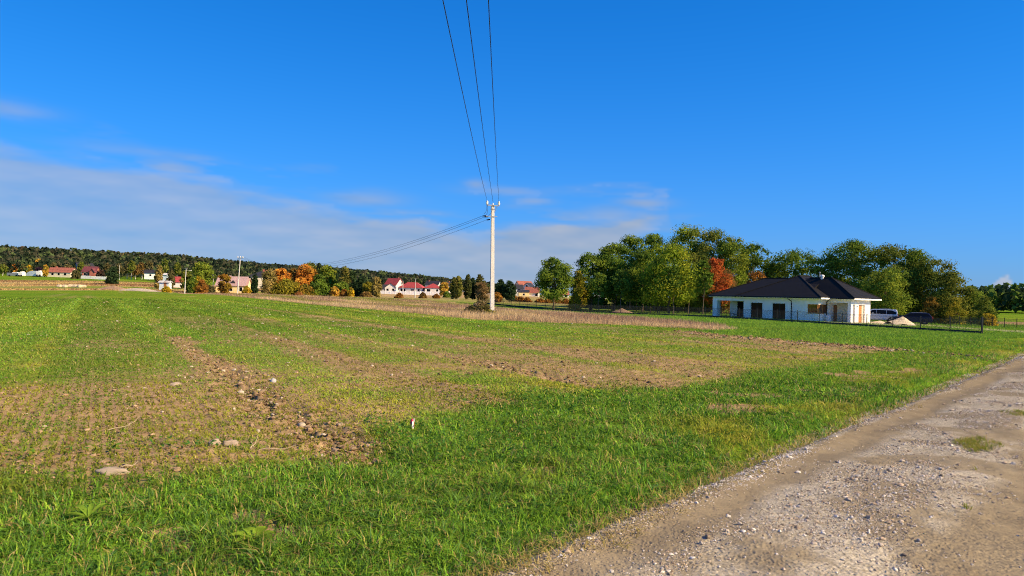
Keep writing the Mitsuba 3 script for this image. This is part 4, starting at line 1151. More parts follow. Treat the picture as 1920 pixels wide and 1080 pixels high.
def wood(name, label, spec, seed, pals, weights, hmin, hmax, cell, gain=1.0):
    """A far wood that reads as one mass: hundreds of crowns of leaf sprays in one mesh."""
    rng = np.random.default_rng(seed)
    mb = MB()
    x0, x1, y0, y1, cond = spec
    nx, ny = int((x1 - x0) / cell), int((y1 - y0) / cell)
    gx, gy = np.meshgrid(np.arange(nx), np.arange(ny))
    x = (x0 + (gx + rng.uniform(.1, .9, gx.shape)) * cell).ravel()
    y = (y0 + (gy + rng.uniform(.1, .9, gx.shape)) * cell).ravel()
    m = cond(x, y)
    x, y = x[m], y[m]
    z = terrain(x, y)
    n = len(x)
    H = rng.uniform(hmin, hmax, n) * (.85 + .35 * fb(x, y, .02, 2, seed)) * (np.interp(np.hypot(x, y), [420, 800], [.55, 1]) if name == 'hill_wood' else 1)
    R = H * rng.uniform(.20, .30, n)
    L = 42
    kind = rng.choice(len(pals), n, p=weights)
    # neighbours tend to be of one kind
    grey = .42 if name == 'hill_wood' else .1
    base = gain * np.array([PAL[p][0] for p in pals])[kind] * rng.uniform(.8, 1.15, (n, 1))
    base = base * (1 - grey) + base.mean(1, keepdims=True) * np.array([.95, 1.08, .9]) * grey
    t = rng.random((n, L)) ** .75
    an = rng.uniform(0, 6.283, (n, L))
    pr = np.sqrt(np.clip(1 - (2 * t - .8) ** 2 / 1.45, .02, 1)) * np.sqrt(rng.uniform(.25, 1, (n, L)))
    P = np.stack([x[:, None] + np.cos(an) * pr * R[:, None], y[:, None] + np.sin(an) * pr * R[:, None], z[:, None] + H[:, None] * (.12 + .88 * t)], -1).reshape(-1, 3)
    N = n * L
    nr = rng.normal(0, 1, (N, 3)) + np.stack([np.cos(an), np.sin(an), .6 + 0 * an], -1).reshape(-1, 3)
    nr /= np.linalg.norm(nr, axis=1, keepdims=True)
    a = np.cross(nr, rng.normal(0, 1, (N, 3)))
    a /= np.linalg.norm(a, axis=1, keepdims=True)
    b = np.cross(nr, a)
    s = (np.repeat(R, L) * rng.uniform(.24, .58, N))[:, None]
    v = np.stack([P - a * s, P - b * s * .7, P + a * s, P + b * s * .7], 1).reshape(-1, 3)
    f = (np.array([(0, 1, 2), (0, 2, 3)])[None] + (np.arange(N) * 4)[:, None, None]).reshape(-1, 3)
    col = np.repeat(base, L, 0) * rng.uniform(.8, 1.2, (N, 1))
    mb.add(v, f, np.repeat(col, 4, 0))
    part(None, name, mb, 'leaf_material')
    labels[name] = {'label': label, 'category': 'wood', 'kind': 'stuff'}


def hill_cond(x, y):
    r, az = np.hypot(x, y), np.degrees(np.arctan2(x, y))
    keep = (r > 385 + 40 * fb(x, y, .01, 2, 81)) & (r < 1000) & (az > -41) & (az < -4.0 + 3.5 * sstep(500, 900, r))
    keep &= ~((r < np.interp(az, [-41, -22, -18, -3], [425, 430, 480, 620])))
    return keep & ((r < 620) | (r > 760) | (np.sin(x * 12.9 + y * 78.2) > -.3))


wood('hill_wood', 'dark mixed wood covering the low hill on the left horizon', (-720, 40, 290, 1000, hill_cond), 91, ['pine', 'oak_dark', 'dull', 'olive', 'brown', 'yellow'], [.56, .17, .25, .012, .007, .001], 10, 14, 7.0, .82)


def right_cond(x, y):
    az = np.degrees(np.arctan2(x, y))
    return (az > 33.5) & (az < 44) & (np.hypot(x, y) > 355) & (np.hypot(x, y) < 430)


wood('far_right_wood', 'dark row of trees on the horizon at the right edge', (150, 330, 230, 370, right_cond), 92, ['oak_dark', 'pine'], [.7, .3], 8, 11.5, 4.4)


# ---------------------------------------------------------------- the white bungalow
def bungalow():
    key = thing('bungalow', 'new white bungalow with anthracite hipped roof and a covered corner terrace', 'house')
    A = spot(1534, 86)
    e1, e2 = np.array([-.588, .809, 0]), np.array([.809, .588, 0])
    R = np.stack([e1, e2, [0, 0, 1]], 1)            # columns: along the terrace front, along the entrance side, up
    zb = -.98
    o = np.array([A[0], A[1], zb])
    W = 2.95
    flip = lambda vf: (vf[0] @ R.T + o, vf[1][:, ::-1])    # the frame is left-handed

    def put(name, man, material, label=None, smooth=False):
        vf = solid(man) if hasattr(man, 'to_mesh') else man
        return part(key, name, flip(vf), material, label=label, smooth=smooth)

    body = cube_m(0, 0, -.3, 10.83, 10, W) + cube_m(10.5, 3.2, -.3, 15.4, 10, W) + cube_m(-3.1, 1.9, -.3, 4, 6.6, W)
    cuts = [cube_m(7.91, -.1, .12, 9.71, 3.0, 2.22), cube_m(4.55, -.1, .12, 6.41, 3.0, 2.22), cube_m(-.1, -.1, 1.12, 1.47, 2.2, 2.24).translate([0, 0, 0]), cube_m(-.1, -.1, 1.12, 1.0, 1.25, 2.24),
            cube_m(10.9 - .6, .55, .06, 10.95, 3.0, 2.3),
            cube_m(-2.7, 1.8, .02, -.15, 3.3, 2.5),                                    # entrance porch
            cube_m(-3.2, 2.35, .10, -2.9, 2.85, 2.3), cube_m(-3.2, 3.75, .02, -2.8, 5.25, 2.28)]
    for c in cuts:
        body = body - c
    put('wall', body, 'plaster_white')
    put('pillar', cube_m(15.22, 0, -.3, 15.98, .75, W), 'plaster_white')
    put('terrace_beam', cube_m(10.83, .02, 2.42, 15.22, .73, W) + cube_m(15.24, .75, 2.42, 15.96, 3.2, W), 'plaster_white')
    put('terrace_ceiling', cube_m(10.83, .73, 2.75, 15.24, 3.2, W - .02), 'plaster_white')
    put('terrace_floor', cube_m(3.9, -1.3, -.25, 16.2, 3.2, .04) - cube_m(3.8, 0, -.3, 10.84, 3.3, .2), 'paving_grey')
    put('plinth', cube_m(-.012, -.012, -.3, 3.9, .2, .16), 'gravel_board')
    put('porch_floor', cube_m(-3.0, .3, -.28, -.02, 3.3, .02), 'paving_grey')
    # openings: a frame, a pane and a dim room behind it
    for s0, s1, z0, z1 in ((7.91, 9.71, .12, 2.22), (4.55, 6.41, .12, 2.22)):
        fr = (cube_m(s0, .14, z0, s1, .21, z1) - cube_m(s0 + .07, 0, z0 + .07, s1 - .07, 1, z1 - .07)) + cube_m((s0 + s1) / 2 - .04, .145, z0 + .05, (s0 + s1) / 2 + .04, .205, z1 - .05)
        w = put('window', fr, 'black_metal', label='floor length window with dark frame in the terrace front')
        part(w, 'pane', flip((np.array([(s0 + .05, .175, z0 + .05), (s1 - .05, .175, z0 + .05), (s1 - .05, .175, z1 - .05), (s0 + .05, .175, z1 - .05)]), np.array([(0, 1, 2, 3)]))), 'window_dark')
        put('room', cube_m(s0 - .02, .24, z0 - .02, s1 + .02, 3.02, z1 + .02) - cube_m(s0 + .015, .2, z0 + .015, s1 - .015, 2.98, z1 - .015), 'room_dark')
    fr = cube_m(0, .10, 1.12, 1.47, .17, 2.24) - cube_m(.09, 0, 1.20, 1.40, 1, 2.16)
    fr = fr + (cube_m(.10, 0, 1.12, .17, 1.25, 2.24) - cube_m(0, .10, 1.20, 1, 1.17, 2.16)) + cube_m(.08, .08, 1.12, .20, .20, 2.24)
    w = put('window', fr, 'wood_orange', label='corner window with brown wooden frame')
    part(w, 'pane', flip((np.array([(.15, .135, 1.18), (1.42, .135, 1.18), (1.42, .135, 2.18), (.15, .135, 2.18)]), np.array([(0, 1, 2, 3)]))), 'pane_glass')
    part(w, 'pane', flip((np.array([(.135, .15, 1.18), (.135, 1.19, 1.18), (.135, 1.19, 2.18), (.135, .15, 2.18)]), np.array([(0, 1, 2, 3)]))), 'pane_glass')
    part(w, 'sill', flip(solid(cube_m(-.05, -.05, 1.07, 1.52, .12, 1.115) + cube_m(-.05, .12, 1.07, .12, 1.3, 1.115))), 'wood_brown')
    put('room', (cube_m(.2, .22, 1.10, 1.49, 2.22, 2.26) - cube_m(.1, .1, 1.135, 1.455, 2.18, 2.225)), 'wood_brown', label='warm brown room seen through the corner window')
    # sliding door at the terrace
    w = put('terrace_door', cube_m(10.80, .58, .06, 10.86, 2.98, 2.3) - cube_m(10.7, .66, .13, 11, 1.74, 2.23) - cube_m(10.7, 1.84, .13, 11, 2.9, 2.23), 'black_metal')
    part(w, 'pane', flip((np.array([(10.83, .62, .1), (10.83, 2.94, .1), (10.83, 2.94, 2.26), (10.83, .62, 2.26)]), np.array([(0, 1, 2, 3)]))), 'window_dark')
    w2 = put('terrace_window', cube_m(12.7, 3.12, .06, 14.1, 3.19, 2.3) - cube_m(12.77, 3, .13, 14.03, 3.4, 2.23), 'black_metal')
    part(w2, 'pane', flip((np.array([(12.73, 3.16, .1), (14.07, 3.16, .1), (14.07, 3.16, 2.26), (12.73, 3.16, 2.26)]), np.array([(0, 1, 2, 3)]))), 'window_dark')
    put('porch_lining', cube_m(-2.69, 3.22, .03, -.63, 3.298, 2.49) + cube_m(-2.698, 1.95, .03, -2.66, 3.2, 2.49), 'plaster_cream', label='cream back wall of the entrance porch')
    # entrance: brown door in the porch, tall narrow window and orange side door in the bright wall
    d = put('door', cube_m(-.62, 3.22, .02, -.18, 3.29, 2.2), 'wood_brown', label='brown entrance door deep in the porch')
    part(d, 'handle', flip(solid(cube_m(-.56, 3.16, 1.0, -.52, 3.2, 1.3))), 'grey_metal')
    w = put('window', cube_m(-2.99, 2.35, .10, -2.93, 2.85, 2.3) - cube_m(-3.2, 2.41, .16, -2.8, 2.79, 2.24), 'plaster_grey', label='tall narrow grey window left of the orange door')
    part(w, 'pane', flip((np.array([(-2.96, 2.38, .12), (-2.96, 2.82, .12), (-2.96, 2.82, 2.28), (-2.96, 2.38, 2.28)]), np.array([(0, 1, 2, 3)]))), 'plaster_grey')
    d = put('door', cube_m(-2.93, 3.75, .02, -2.86, 4.75, 2.27), 'wood_orange', label='orange wooden side door in the sunlit wall')
    part(d, 'handle', flip(solid(cube_m(-3.0, 4.6, 1.0, -2.94, 4.66, 1.15))), 'grey_metal')
    for k in range(5):
        part(d, 'panel', flip(solid(cube_m(-2.945, 3.83, .12 + .43 * k, -2.925, 4.55, .47 + .43 * k))), 'wood_orange')
    put('door_surround', cube_m(-2.95, 4.76, .02, -2.84, 5.25, 2.27), 'plaster_cream', label='cream side panel of the orange door')
    # the roof: three hipped blocks that cut into each other
    z = W + .02
    r1 = hull([(s, t, zz) for s in (2, 16.55) for t in (-.35, 11.2) for zz in (z, z + .16)] + [(11.2, 5.4, z + 2.72), (2, 5.4, z + 2.72)])
    r2 = hull([(s, t, zz) for s in (-.75, 11.6) for t in (-.8, 11.3) for zz in (z + .004, z + .165)] + [(5.9, 5.3, z + 3.06), (5.9, 8.2, z + 3.06)])
    r3 = hull([(s, t, zz) for s in (-3.8, 7.0) for t in (1.3, 8.0) for zz in (z + .008, z + .17)] + [(1.0, 4.7, z + 2.74), (4.0, 4.7, z + 2.74)])
    put('roof', r1 + r2 + r3, 'roof_anthracite')
    soff = (cube_m(5, -.30, z - .05, 16.5, 11.1, z + .0) + cube_m(-.70, -.75, z - .05, 11.55, 11.2, z) + cube_m(-3.75, 1.35, z - .05, 6, 7.95, z))
    put('soffit', soff, 'plaster_white')
    fas = cube_m(-3.83, 1.30, z - .08, -3.80, 8.0, z + .10) + cube_m(-3.78, 8.0, z - .08, 3, 8.03, z + .10) + cube_m(-.79, -.80, z - .07, -.755, 1.30, z + .10)
    put('fascia', fas, 'plaster_white')

    def ridge(pts, r=.075):
        return MB().tube(np.array(pts, float), r, 6).mesh()
    for pts in ([(11.2, 5.4, z + 2.74), (16.55, -.35, z + .17)], [(11.2, 5.4, z + 2.74), (7, 5.4, z + 2.74)], [(5.9, 5.3, z + 3.08), (11.6, -.8, z + .18)], [(5.9, 5.3, z + 3.08), (-.75, -.8, z + .18)], [(5.9, 5.3, z + 3.08), (5.9, 8.2, z + 3.08)],
                [(1, 4.7, z + 2.76), (-3.8, 1.3, z + .18)], [(1, 4.7, z + 2.76), (-3.8, 8.0, z + .18)], [(1, 4.7, z + 2.76), (4, 4.7, z + 2.76)]):
        part(f'{key}__roof', 'ridge_cap', flip(ridge(pts)), 'roof_anthracite')
    # gutters and downpipes
    for pts in ([(11.6, -.87, z + .10), (-.8, -.87, z + .10)], [(16.6, -.42, z + .10), (11.7, -.42, z + .10)], [(-.84, 1.24, z + .10), (-3.85, 1.24, z + .10)]):
        part(key, 'gutter', flip(ridge(pts, .065)), 'black_metal')
    for pts in ([(3.72, -.80, z + .06), (3.72, -.75, z - .12), (3.62, -.12, z - .42), (3.62, -.08, z - .6), (3.62, -.08, -.2)], [(-.72, 1.22, z + .06), (-.70, 1.30, z - .1), (-.10, 1.75, z - .35), (-.08, 1.78, z - .6), (-.08, 1.78, -.2)]):
        part(key, 'downpipe', flip(ridge(pts, .055)), 'black_metal')
    # vents on the ridge of the entrance wing
    pipe = MB().lathe([(.06, z + 2.5), (.06, z + 3.35), (.11, z + 3.38), (.11, z + 3.48), (.04, z + 3.55), (0, z + 3.55)], (2.75, 4.9, 0), 10)
    part(key, 'flue_pipe', flip(pipe.mesh()), 'grey_metal', smooth=40)
    dome = MB().lathe([(.2, z + 2.5), (.2, z + 2.88), (.30, z + 2.91), (.24, z + 3.06), (.10, z + 3.14), (0, z + 3.15)], (2.2, 4.6, 0), 12)
    part(key, 'roof_vent', flip(dome.mesh()), 'film_white', smooth=40)
    lamp = MB().lathe([(0, 2.0), (.05, 2.0), (.06, 2.15), (0, 2.18)], (-3.15, 3.3, 0), 8)
    part(key, 'wall_lamp', flip(lamp.mesh()), 'grey_metal', smooth=40)

    # garden chairs and table on the terrace
    def chair(label, s, t, a):
        k = thing('terrace_chair', label, 'chair')
        Rc = rotz(a)
        c = lambda mb: flip((mb.mesh()[0] @ Rc.T + [s, t, .04], mb.mesh()[1]))
        part(k, 'seat', c(MB().box(-.28, -.28, .36, .28, .28, .46)), 'black_metal')
        part(k, 'backrest', c(MB().box(-.28, .22, .46, .28, .30, .98)), 'black_metal')
        for sx in (-1, 1):
            part(k, 'armrest', c(MB().box(sx * .30 - .03, -.26, .60, sx * .30 + .03, .26, .64)), 'black_metal')
            for sy in (-1, 1):
                part(k, 'leg', c(MB().box(sx * .26 - .02, sy * .24 - .02, 0, sx * .26 + .02, sy * .24 + .02, .36)), 'black_metal')
    chair('left one of two black chairs on the terrace', 13.2, 1.9, .2)
    chair('right one of two black chairs on the terrace', 12.1, 1.8, -.3)
    k = thing('terrace_table', 'low black table on the terrace left of the chairs', 'table')
    part(k, 'top', flip(solid(cube_m(13.9, 1.4, .60, 14.8, 2.2, .66))), 'black_metal')
    for s in (13.95, 14.70):
        for t in (1.45, 2.1):
            part(k, 'leg', flip(solid(cube_m(s, t, .04, s + .05, t + .05, .6))), 'black_metal')
    # a white builder's bag by the corner
    k = thing('white_sack', 'bulging white sack standing by the downpipe at the porch', 'sack')
    d = ICO1.vertices * [.36, .36, .62]
    d = d * (1 + .25 * (meshkit.fbm(ICO1.vertices * 2, 3, 4)[:, None] - .5))
    scene[k] = mikit.ply(flip((d + [-.55, 1.35, .42], ICO1.faces)), 'film_white', smooth=True)
    return o, R


HO, HR = bungalow()


def yard_paving():
    """Pale trodden yard and driveway on the entrance side of the bungalow, and the track behind the front fence."""
    rng = np.random.default_rng(3)
    for name, label, pts, m in (('driveway', 'pale gravel yard in front of the entrance and the cars', [(1550, 84), (1600, 81.5), (1655, 80), (1700, 80), (1720, 92), (1700, 101), (1640, 99), (1590, 93)], 'gravel_grey'),
                                ('track', 'pale grassy track between the two fences', [(1715, 88), (1780, 80.5), (1850, 75), (1925, 70), (1990, 69), (1990, 73), (1925, 75.5), (1850, 80.5), (1780, 86), (1735, 92)], 'gravel_grey')):
        P = np.array([spot(px, d)[:2] for px, d in pts])
        import shapely.geometry as sg
        poly = sg.Polygon(P).buffer(.6).simplify(.05)
        v2, f2 = trimesh.creation.triangulate_polygon(poly, engine='earcut')
        tm = trimesh.Trimesh(np.column_stack([v2, np.zeros(len(v2))]), f2, process=False).subdivide_to_size(1.5)
        v = np.array(tm.vertices)
        v[:, 2] = terrain(v[:, 0], v[:, 1]) + .045 + .02 * (fb(v[:, 0], v[:, 1], 1.5, 2, 6) - .5)
        f = np.array(tm.faces)
        nz = np.cross(v[f[:, 1]] - v[f[:, 0]], v[f[:, 2]] - v[f[:, 0]])[:, 2]
        f[nz < 0] = f[nz < 0][:, ::-1]
        scene[name] = mikit.ply((v, f), m if name == 'driveway' else 'track_material', smooth=True)
        labels[name] = {'label': label, 'kind': 'structure'}


mat('track_material', (.30, .28, .14), .95, .2, 1.2)
yard_paving()


def heap(name, label, cat, px, d, w, h, material, seed, asym=0.0, n=40):
    P = spot(px, d)
    key = thing(name, label, cat)
    a = np.linspace(-1, 1, n)
    X, Y = np.meshgrid(a, a)
    r = np.hypot(X, Y * 1.0)
    nz = meshkit.fbm(np.stack([X * 2.5, Y * 2.5, 0 * X + seed], -1), 4, seed)
    Z = np.clip(1 - r * (1 + asym * X) * (.9 + .3 * (nz - .5)), 0, 1) ** .85 * h * (.75 + .5 * nz) - .06
    x, y = P[0] + X * w / 2 * 1.15, P[1] + Y * w / 2 * .9
    v = np.stack([x, y, terrain(x, y) + Z], -1).reshape(-1, 3)
    i, j = np.meshgrid(np.arange(n - 1), np.arange(n - 1), indexing='ij')
    q = np.stack([i * n + j, i * n + j + 1, (i + 1) * n + j + 1, (i + 1) * n + j], -1).reshape(-1, 4)
    scene[key] = mikit.ply((v, q), material, smooth=50)


heap('sand_pile', 'heap of pale building sand in front of the navy car', 'sand pile', 1692, 84.5, 2.9, 1.05, 'sand_material', 3, .25)
heap('sand_pile', 'low flat heap of sandy rubble before the silver van', 'rubble pile', 1650, 86, 2.4, .45, 'sand_material', 5)
heap('soil_heap', 'low heap of brown soil and leaves behind the fence in the grove', 'soil heap', 1166, 108, 3.4, .75, 'soil_material', 7)
heap('soil_heap', 'reddish brown heap of soil at the far left field edge', 'soil heap', 212, 205, 7.5, 1.3, 'soil_material', 9)
heap('gravel_heap', 'broad low grey heap of gravel at the far field edge', 'gravel heap', 262, 200, 10, .9, 'gravel_grey', 11)


# ---------------------------------------------------------------- cars
def car(label, px, d, heading, L, W, H, paint, van):
    key = thing('car', label, 'car')
    P = spot(px, d)
    R = rotz(heading)
    Hs = H
    if van:
        prof = [(-.49, .22), (-.5, .45), (-.492, .62), (-.47, .97), (-.44, 1.0), (.12, 1.0), (.20, .96), (.33, .64), (.46, .54), (.495, .42), (.5, .25), (.48, .20), (-.47, .20)]
        win = [(-.455, .64), (-.435, .93), (.13, .93), (.19, .90), (.295, .64)]
    else:
        prof = [(-.48, .24), (-.5, .40), (-.497, .60), (-.47, .72), (-.415, .96), (-.38, .985), (-.10, 1.0), (.05, .97), (.20, .70), (.40, .61), (.485, .52), (.5, .36), (.49, .22), (.47, .19), (-.46, .19)]
        win = [(-.452, .70), (-.40, .93), (-.10, .945), (.045, .92), (.165, .70)]
    prof = [(a * L, b * Hs) for a, b in prof]
    win = [(a * L, b * Hs) for a, b in win]
    belt = .64 * Hs

    def half(zv):
        return W / 2 * (1 - .20 * np.clip((zv - belt) / (Hs - belt), 0, 1) ** 1.2 - .06 * np.clip((.35 * Hs - zv) / (.35 * Hs), 0, 1))
    ys = np.array([-1, -.93, -.55, 0, .55, .93, 1])
    pts = np.array(prof)
    cx = pts.mean(0)
    rings = []
    for yy in ys:
        k = 1 - .035 * max(0, abs(yy) - .9) / .1
        pp = cx + (pts - cx) * [k, k]
        rings.append(np.stack([pp[:, 0], yy * half(pp[:, 1]), pp[:, 1]], -1))
    n, m = len(pts), len(ys)
    v = np.vstack(rings)
    q = [(i * n + j, i * n + (j + 1) % n, (i + 1) * n + (j + 1) % n, (i + 1) * n + j) for i in range(m - 1) for j in range(n)]
    mb = MB().add(v, q)
    for ring, rev in ((0, False), (m - 1, True)):
        c = rings[ring].mean(0)
        vv = np.vstack([rings[ring], [c]])
        mb.add(vv, [((j, (j + 1) % n, n) if rev else ((j + 1) % n, j, n)) for j in range(n)])
    world = lambda mm: (mm[0] @ R.T + P + [0, 0, .02], mm[1])
    body = part(key, 'body', world(mb.mesh()), paint, smooth=32)
    wr = .33
    xs = (-.31 * L, .30 * L)
    # side windows, tailgate glass and windscreen sit proud of the body by a few millimetres
    for s in (-1, 1):
        panes = [(0, 1), (1, 2), (2, 3)] if van else [(0, 1), (1, 2), (2, 3)]
        xs_cut = np.linspace(win[0][0] + .02, win[-1][0], 4)
        for k in range(3):
            x0, x1 = xs_cut[k] + .03, xs_cut[k + 1] - .03
            top = np.array(sorted(win))
            zt = lambda xx: np.interp(xx, top[:, 0], np.maximum(top[:, 1], win[0][1]))
            zz0 = win[0][1]
            vs = [(x0, zz0), (x1, zz0), (x1, max(zt(x1), zz0 + .02)), ((x0 + x1) / 2, zt((x0 + x1) / 2)), (x0, max(zt(x0), zz0 + .02))]
            v3 = np.array([(a, s * (half(b) * (.99 if b < belt else .985) + .012), b) for a, b in vs])
            f3 = np.array([(0, 1, 2), (0, 2, 3), (0, 3, 4)])
            part(key, 'window', world((v3, f3 if s < 0 else f3[:, ::-1])), 'window_dark')
        for x in xs:
            ax = np.array([[1, 0, 0], [0, 0, 1], [0, -1, 0]], float)
            t = MB().lathe([(.20, -.1), (wr - .03, -.1), (wr, -.07), (wr, .07), (wr - .03, .1), (.20, .1)], (x, s * (W / 2 - .10), wr), 20, ax)
            w = part(key, 'wheel', world(t.mesh()), 'tyre_rubber', smooth=40)
            rim = MB().lathe([(0, .075), (.06, .085), (.10, .07), (.20, .09), (.205, .06)], (x, s * (W / 2 - .10), wr), 16, ax if s < 0 else ax * np.array([[1], [-1], [1]]))
            part(w, 'rim', world(rim.mesh()), 'alloy', smooth=30)
            arch = MB().lathe([(wr + .0, 0), (wr + .06, 0)], (x, s * (W / 2 + .004), wr + .02), 20, ax)
            part(key, 'wheel_arch', world(arch.mesh()), 'tyre_rubber')
        part(key, 'mirror', world(MB().box(.13 * L, s * (W / 2 + .02) - .0, .66 * Hs, .17 * L, s * (W / 2 + .16), .74 * Hs).mesh()), paint)
        part(key, 'tail_lamp', world(MB().box(-.505 * L, s * W * .33, .48 * Hs, -.455 * L, s * W * .487, .68 * Hs).mesh()), 'lamp_red')
        part(key, 'headlight', world(MB().box(.42 * L, s * W * .32, .42 * Hs, .494 * L, s * W * .46, .52 * Hs).mesh()), 'lamp_clear')
        for k, xx in enumerate((.02, -.2)):
            part(key, 'door_handle', world(MB().box(xx * L - .09, s * (W / 2 - .002), .585 * Hs, xx * L + .09, s * (W / 2 + .025), .605 * Hs).mesh()), paint)
        part(key, 'roof_rail', world(MB().tube([(-.36 * L, s * W * .38, Hs * 1.0), (-.3 * L, s * W * .38, Hs * 1.025), (-.08 * L, s * W * .38, Hs * 1.025), (-.02 * L, s * W * .38, Hs * .99)], .018, 5).mesh()), 'grey_metal')
    a, b = (prof[2], prof[3]) if van else (prof[3], prof[4])
    e = np.array([(a[0] - .012, -.36 * W, a[1] + .02), (a[0] - .012, .36 * W, a[1] + .02), (b[0] - .014, .32 * W, b[1] - .04), (b[0] - .014, -.32 * W, b[1] - .04)])
    part(key, 'rear_window', world((e, np.array([(0, 3, 2, 1)]))), 'window_dark')
    a, b = (prof[7], prof[6]) if van else (prof[8], prof[7])
    e = np.array([(a[0] - .02, -.40 * W, a[1] + .02), (a[0] - .02, .40 * W, a[1] + .02), (b[0] + .02, .34 * W, b[1] - .02), (b[0] + .02, -.34 * W, b[1] - .02)]) + [.012, 0, .012]
    part(key, 'windscreen', world((e, np.array([(0, 1, 2, 3)]))), 'window_dark')
    part(key, 'bumper', world(MB().box(-.512 * L, -.44 * W, .22 * Hs, -.49 * L, .44 * W, .36 * Hs).mesh()), paint)
    part(key, 'number_plate', world(MB().box(-.512 * L, -.26, .42 * Hs, -.503 * L, .26, .49 * Hs).mesh()), 'plate_white')


car('dark navy blue estate car parked before the right grove', 1708, 91.5, math.radians(180 - 22), 4.75, 1.8, 1.52, 'paint_navy', False)
car('silver grey minivan half hidden behind the bungalow corner', 1646, 94, math.radians(180 - 24), 4.7, 1.85, 1.78, 'paint_silver', True)


# ---------------------------------------------------------------- fences
def mesh_panel(L, z0, z1):
    mb = MB()
    for i in range(int(L / .05)):
        x = .025 + i * .05
        mb.box(x - .0028, -.003, z0, x + .0028, .003, z1)
    for z in np.arange(z0 + .05, z1, .2):
        mb.box(0, -.009, z - .004, L, -.0035, z + .004)
        mb.box(0, .0035, z - .004, L, .009, z + .004)
    mb.box(0, -.012, z1 - .035, L, -.0095, z1 - .015)
    return mb.mesh()


def fence(label, posts, corner, h, board, group=None):
    key = thing('mesh_fence', label, 'fence', group)
    P = [np.array([x, y, float(terrain(np.array([x]), np.array([y]))[0])]) for x, y in posts]
    Ls = [np.linalg.norm(b[:2] - a[:2]) for a, b in zip(P, P[1:])]
    shapes = {}
    ps = mikit.ply(MB().box(-.03, -.03, -.2, .03, .03, h + .10).box(-.035, -.035, h + .102, .035, .035, h + .125).mesh(), 'black_metal')
    cs = mikit.ply(MB().box(-.06, -.06, -.2, .06, .06, h + .24).box(-.068, -.068, h + .242, .068, .068, h + .28).mesh(), 'black_metal')
    for i, a in enumerate(P):
        again(key, 'post', cs if i in corner else ps, T().translate(a.tolist()))
        if i + 1 < len(P):
            b = P[i + 1]
            L = Ls[i] - .07
            kk = round(L, 1)
            if kk not in shapes:
                shapes[kk] = (mikit.ply(mesh_panel(L, .24 if board else .06, h), 'black_metal'), mikit.ply(MB().box(0, -.025, -.1, L, .025, .23).mesh(), 'gravel_board'))
            an = math.atan2(b[1] - a[1], b[0] - a[0])
            d = (b - a) / np.linalg.norm(b - a)
            ti = math.degrees(math.asin(d[2]))
            tw = T().translate((a + d * .035).tolist()).rotate([0, 0, 1], math.degrees(an)).rotate([0, 1, 0], -ti)
            again(key, 'mesh_panel', shapes[kk][0], tw)
            if board:
                again(key, 'base_board', shapes[kk][1], tw)
    return P


C0 = spot(1841, 61.3)
step = np.array([-.554, .833]) * 2.6
fence('long black mesh fence with dark base boards in front of the bungalow and the groves', [(C0[0] + step[0] * i, C0[1] + step[1] * i) for i in range(34)], (0,), 1.22, True)
b0, b1 = spot(1690, 106), spot(1930, 88)
nb = 15
fence('second black fence farther back at the right, behind the grassy track', [tuple(b0[:2] + (b1[:2] - b0[:2]) * k / 12) for k in range(nb)], (), 1.15, False)


# ---------------------------------------------------------------- power line
def wire(name, label, a, b, sag, r=.011, n=40, group=None):
    ts = np.linspace(0, 1, n)[:, None]
    p = np.asarray(a) * (1 - ts) + np.asarray(b) * ts - np.array([0, 0, 1]) * (4 * sag * ts * (1 - ts))
    key = thing(name, label, 'wire', group)
    scene[key] = mikit.ply(MB().tube(p, r, 5).mesh(), 'wire_material', smooth=True)


def insulator(mb, x, y, z, s=1.0, up=True):
    k = 1 if up else -1
    return mb.lathe([(0, 0), (.05 * s, 0), (.085 * s, .04 * s * k), (.055 * s, .07 * s * k), (.09 * s, .11 * s * k), (.06 * s, .15 * s * k), (.075 * s, .20 * s * k), (.04 * s, .26 * s * k), (0, .27 * s * k)], (x, y, z), 12)


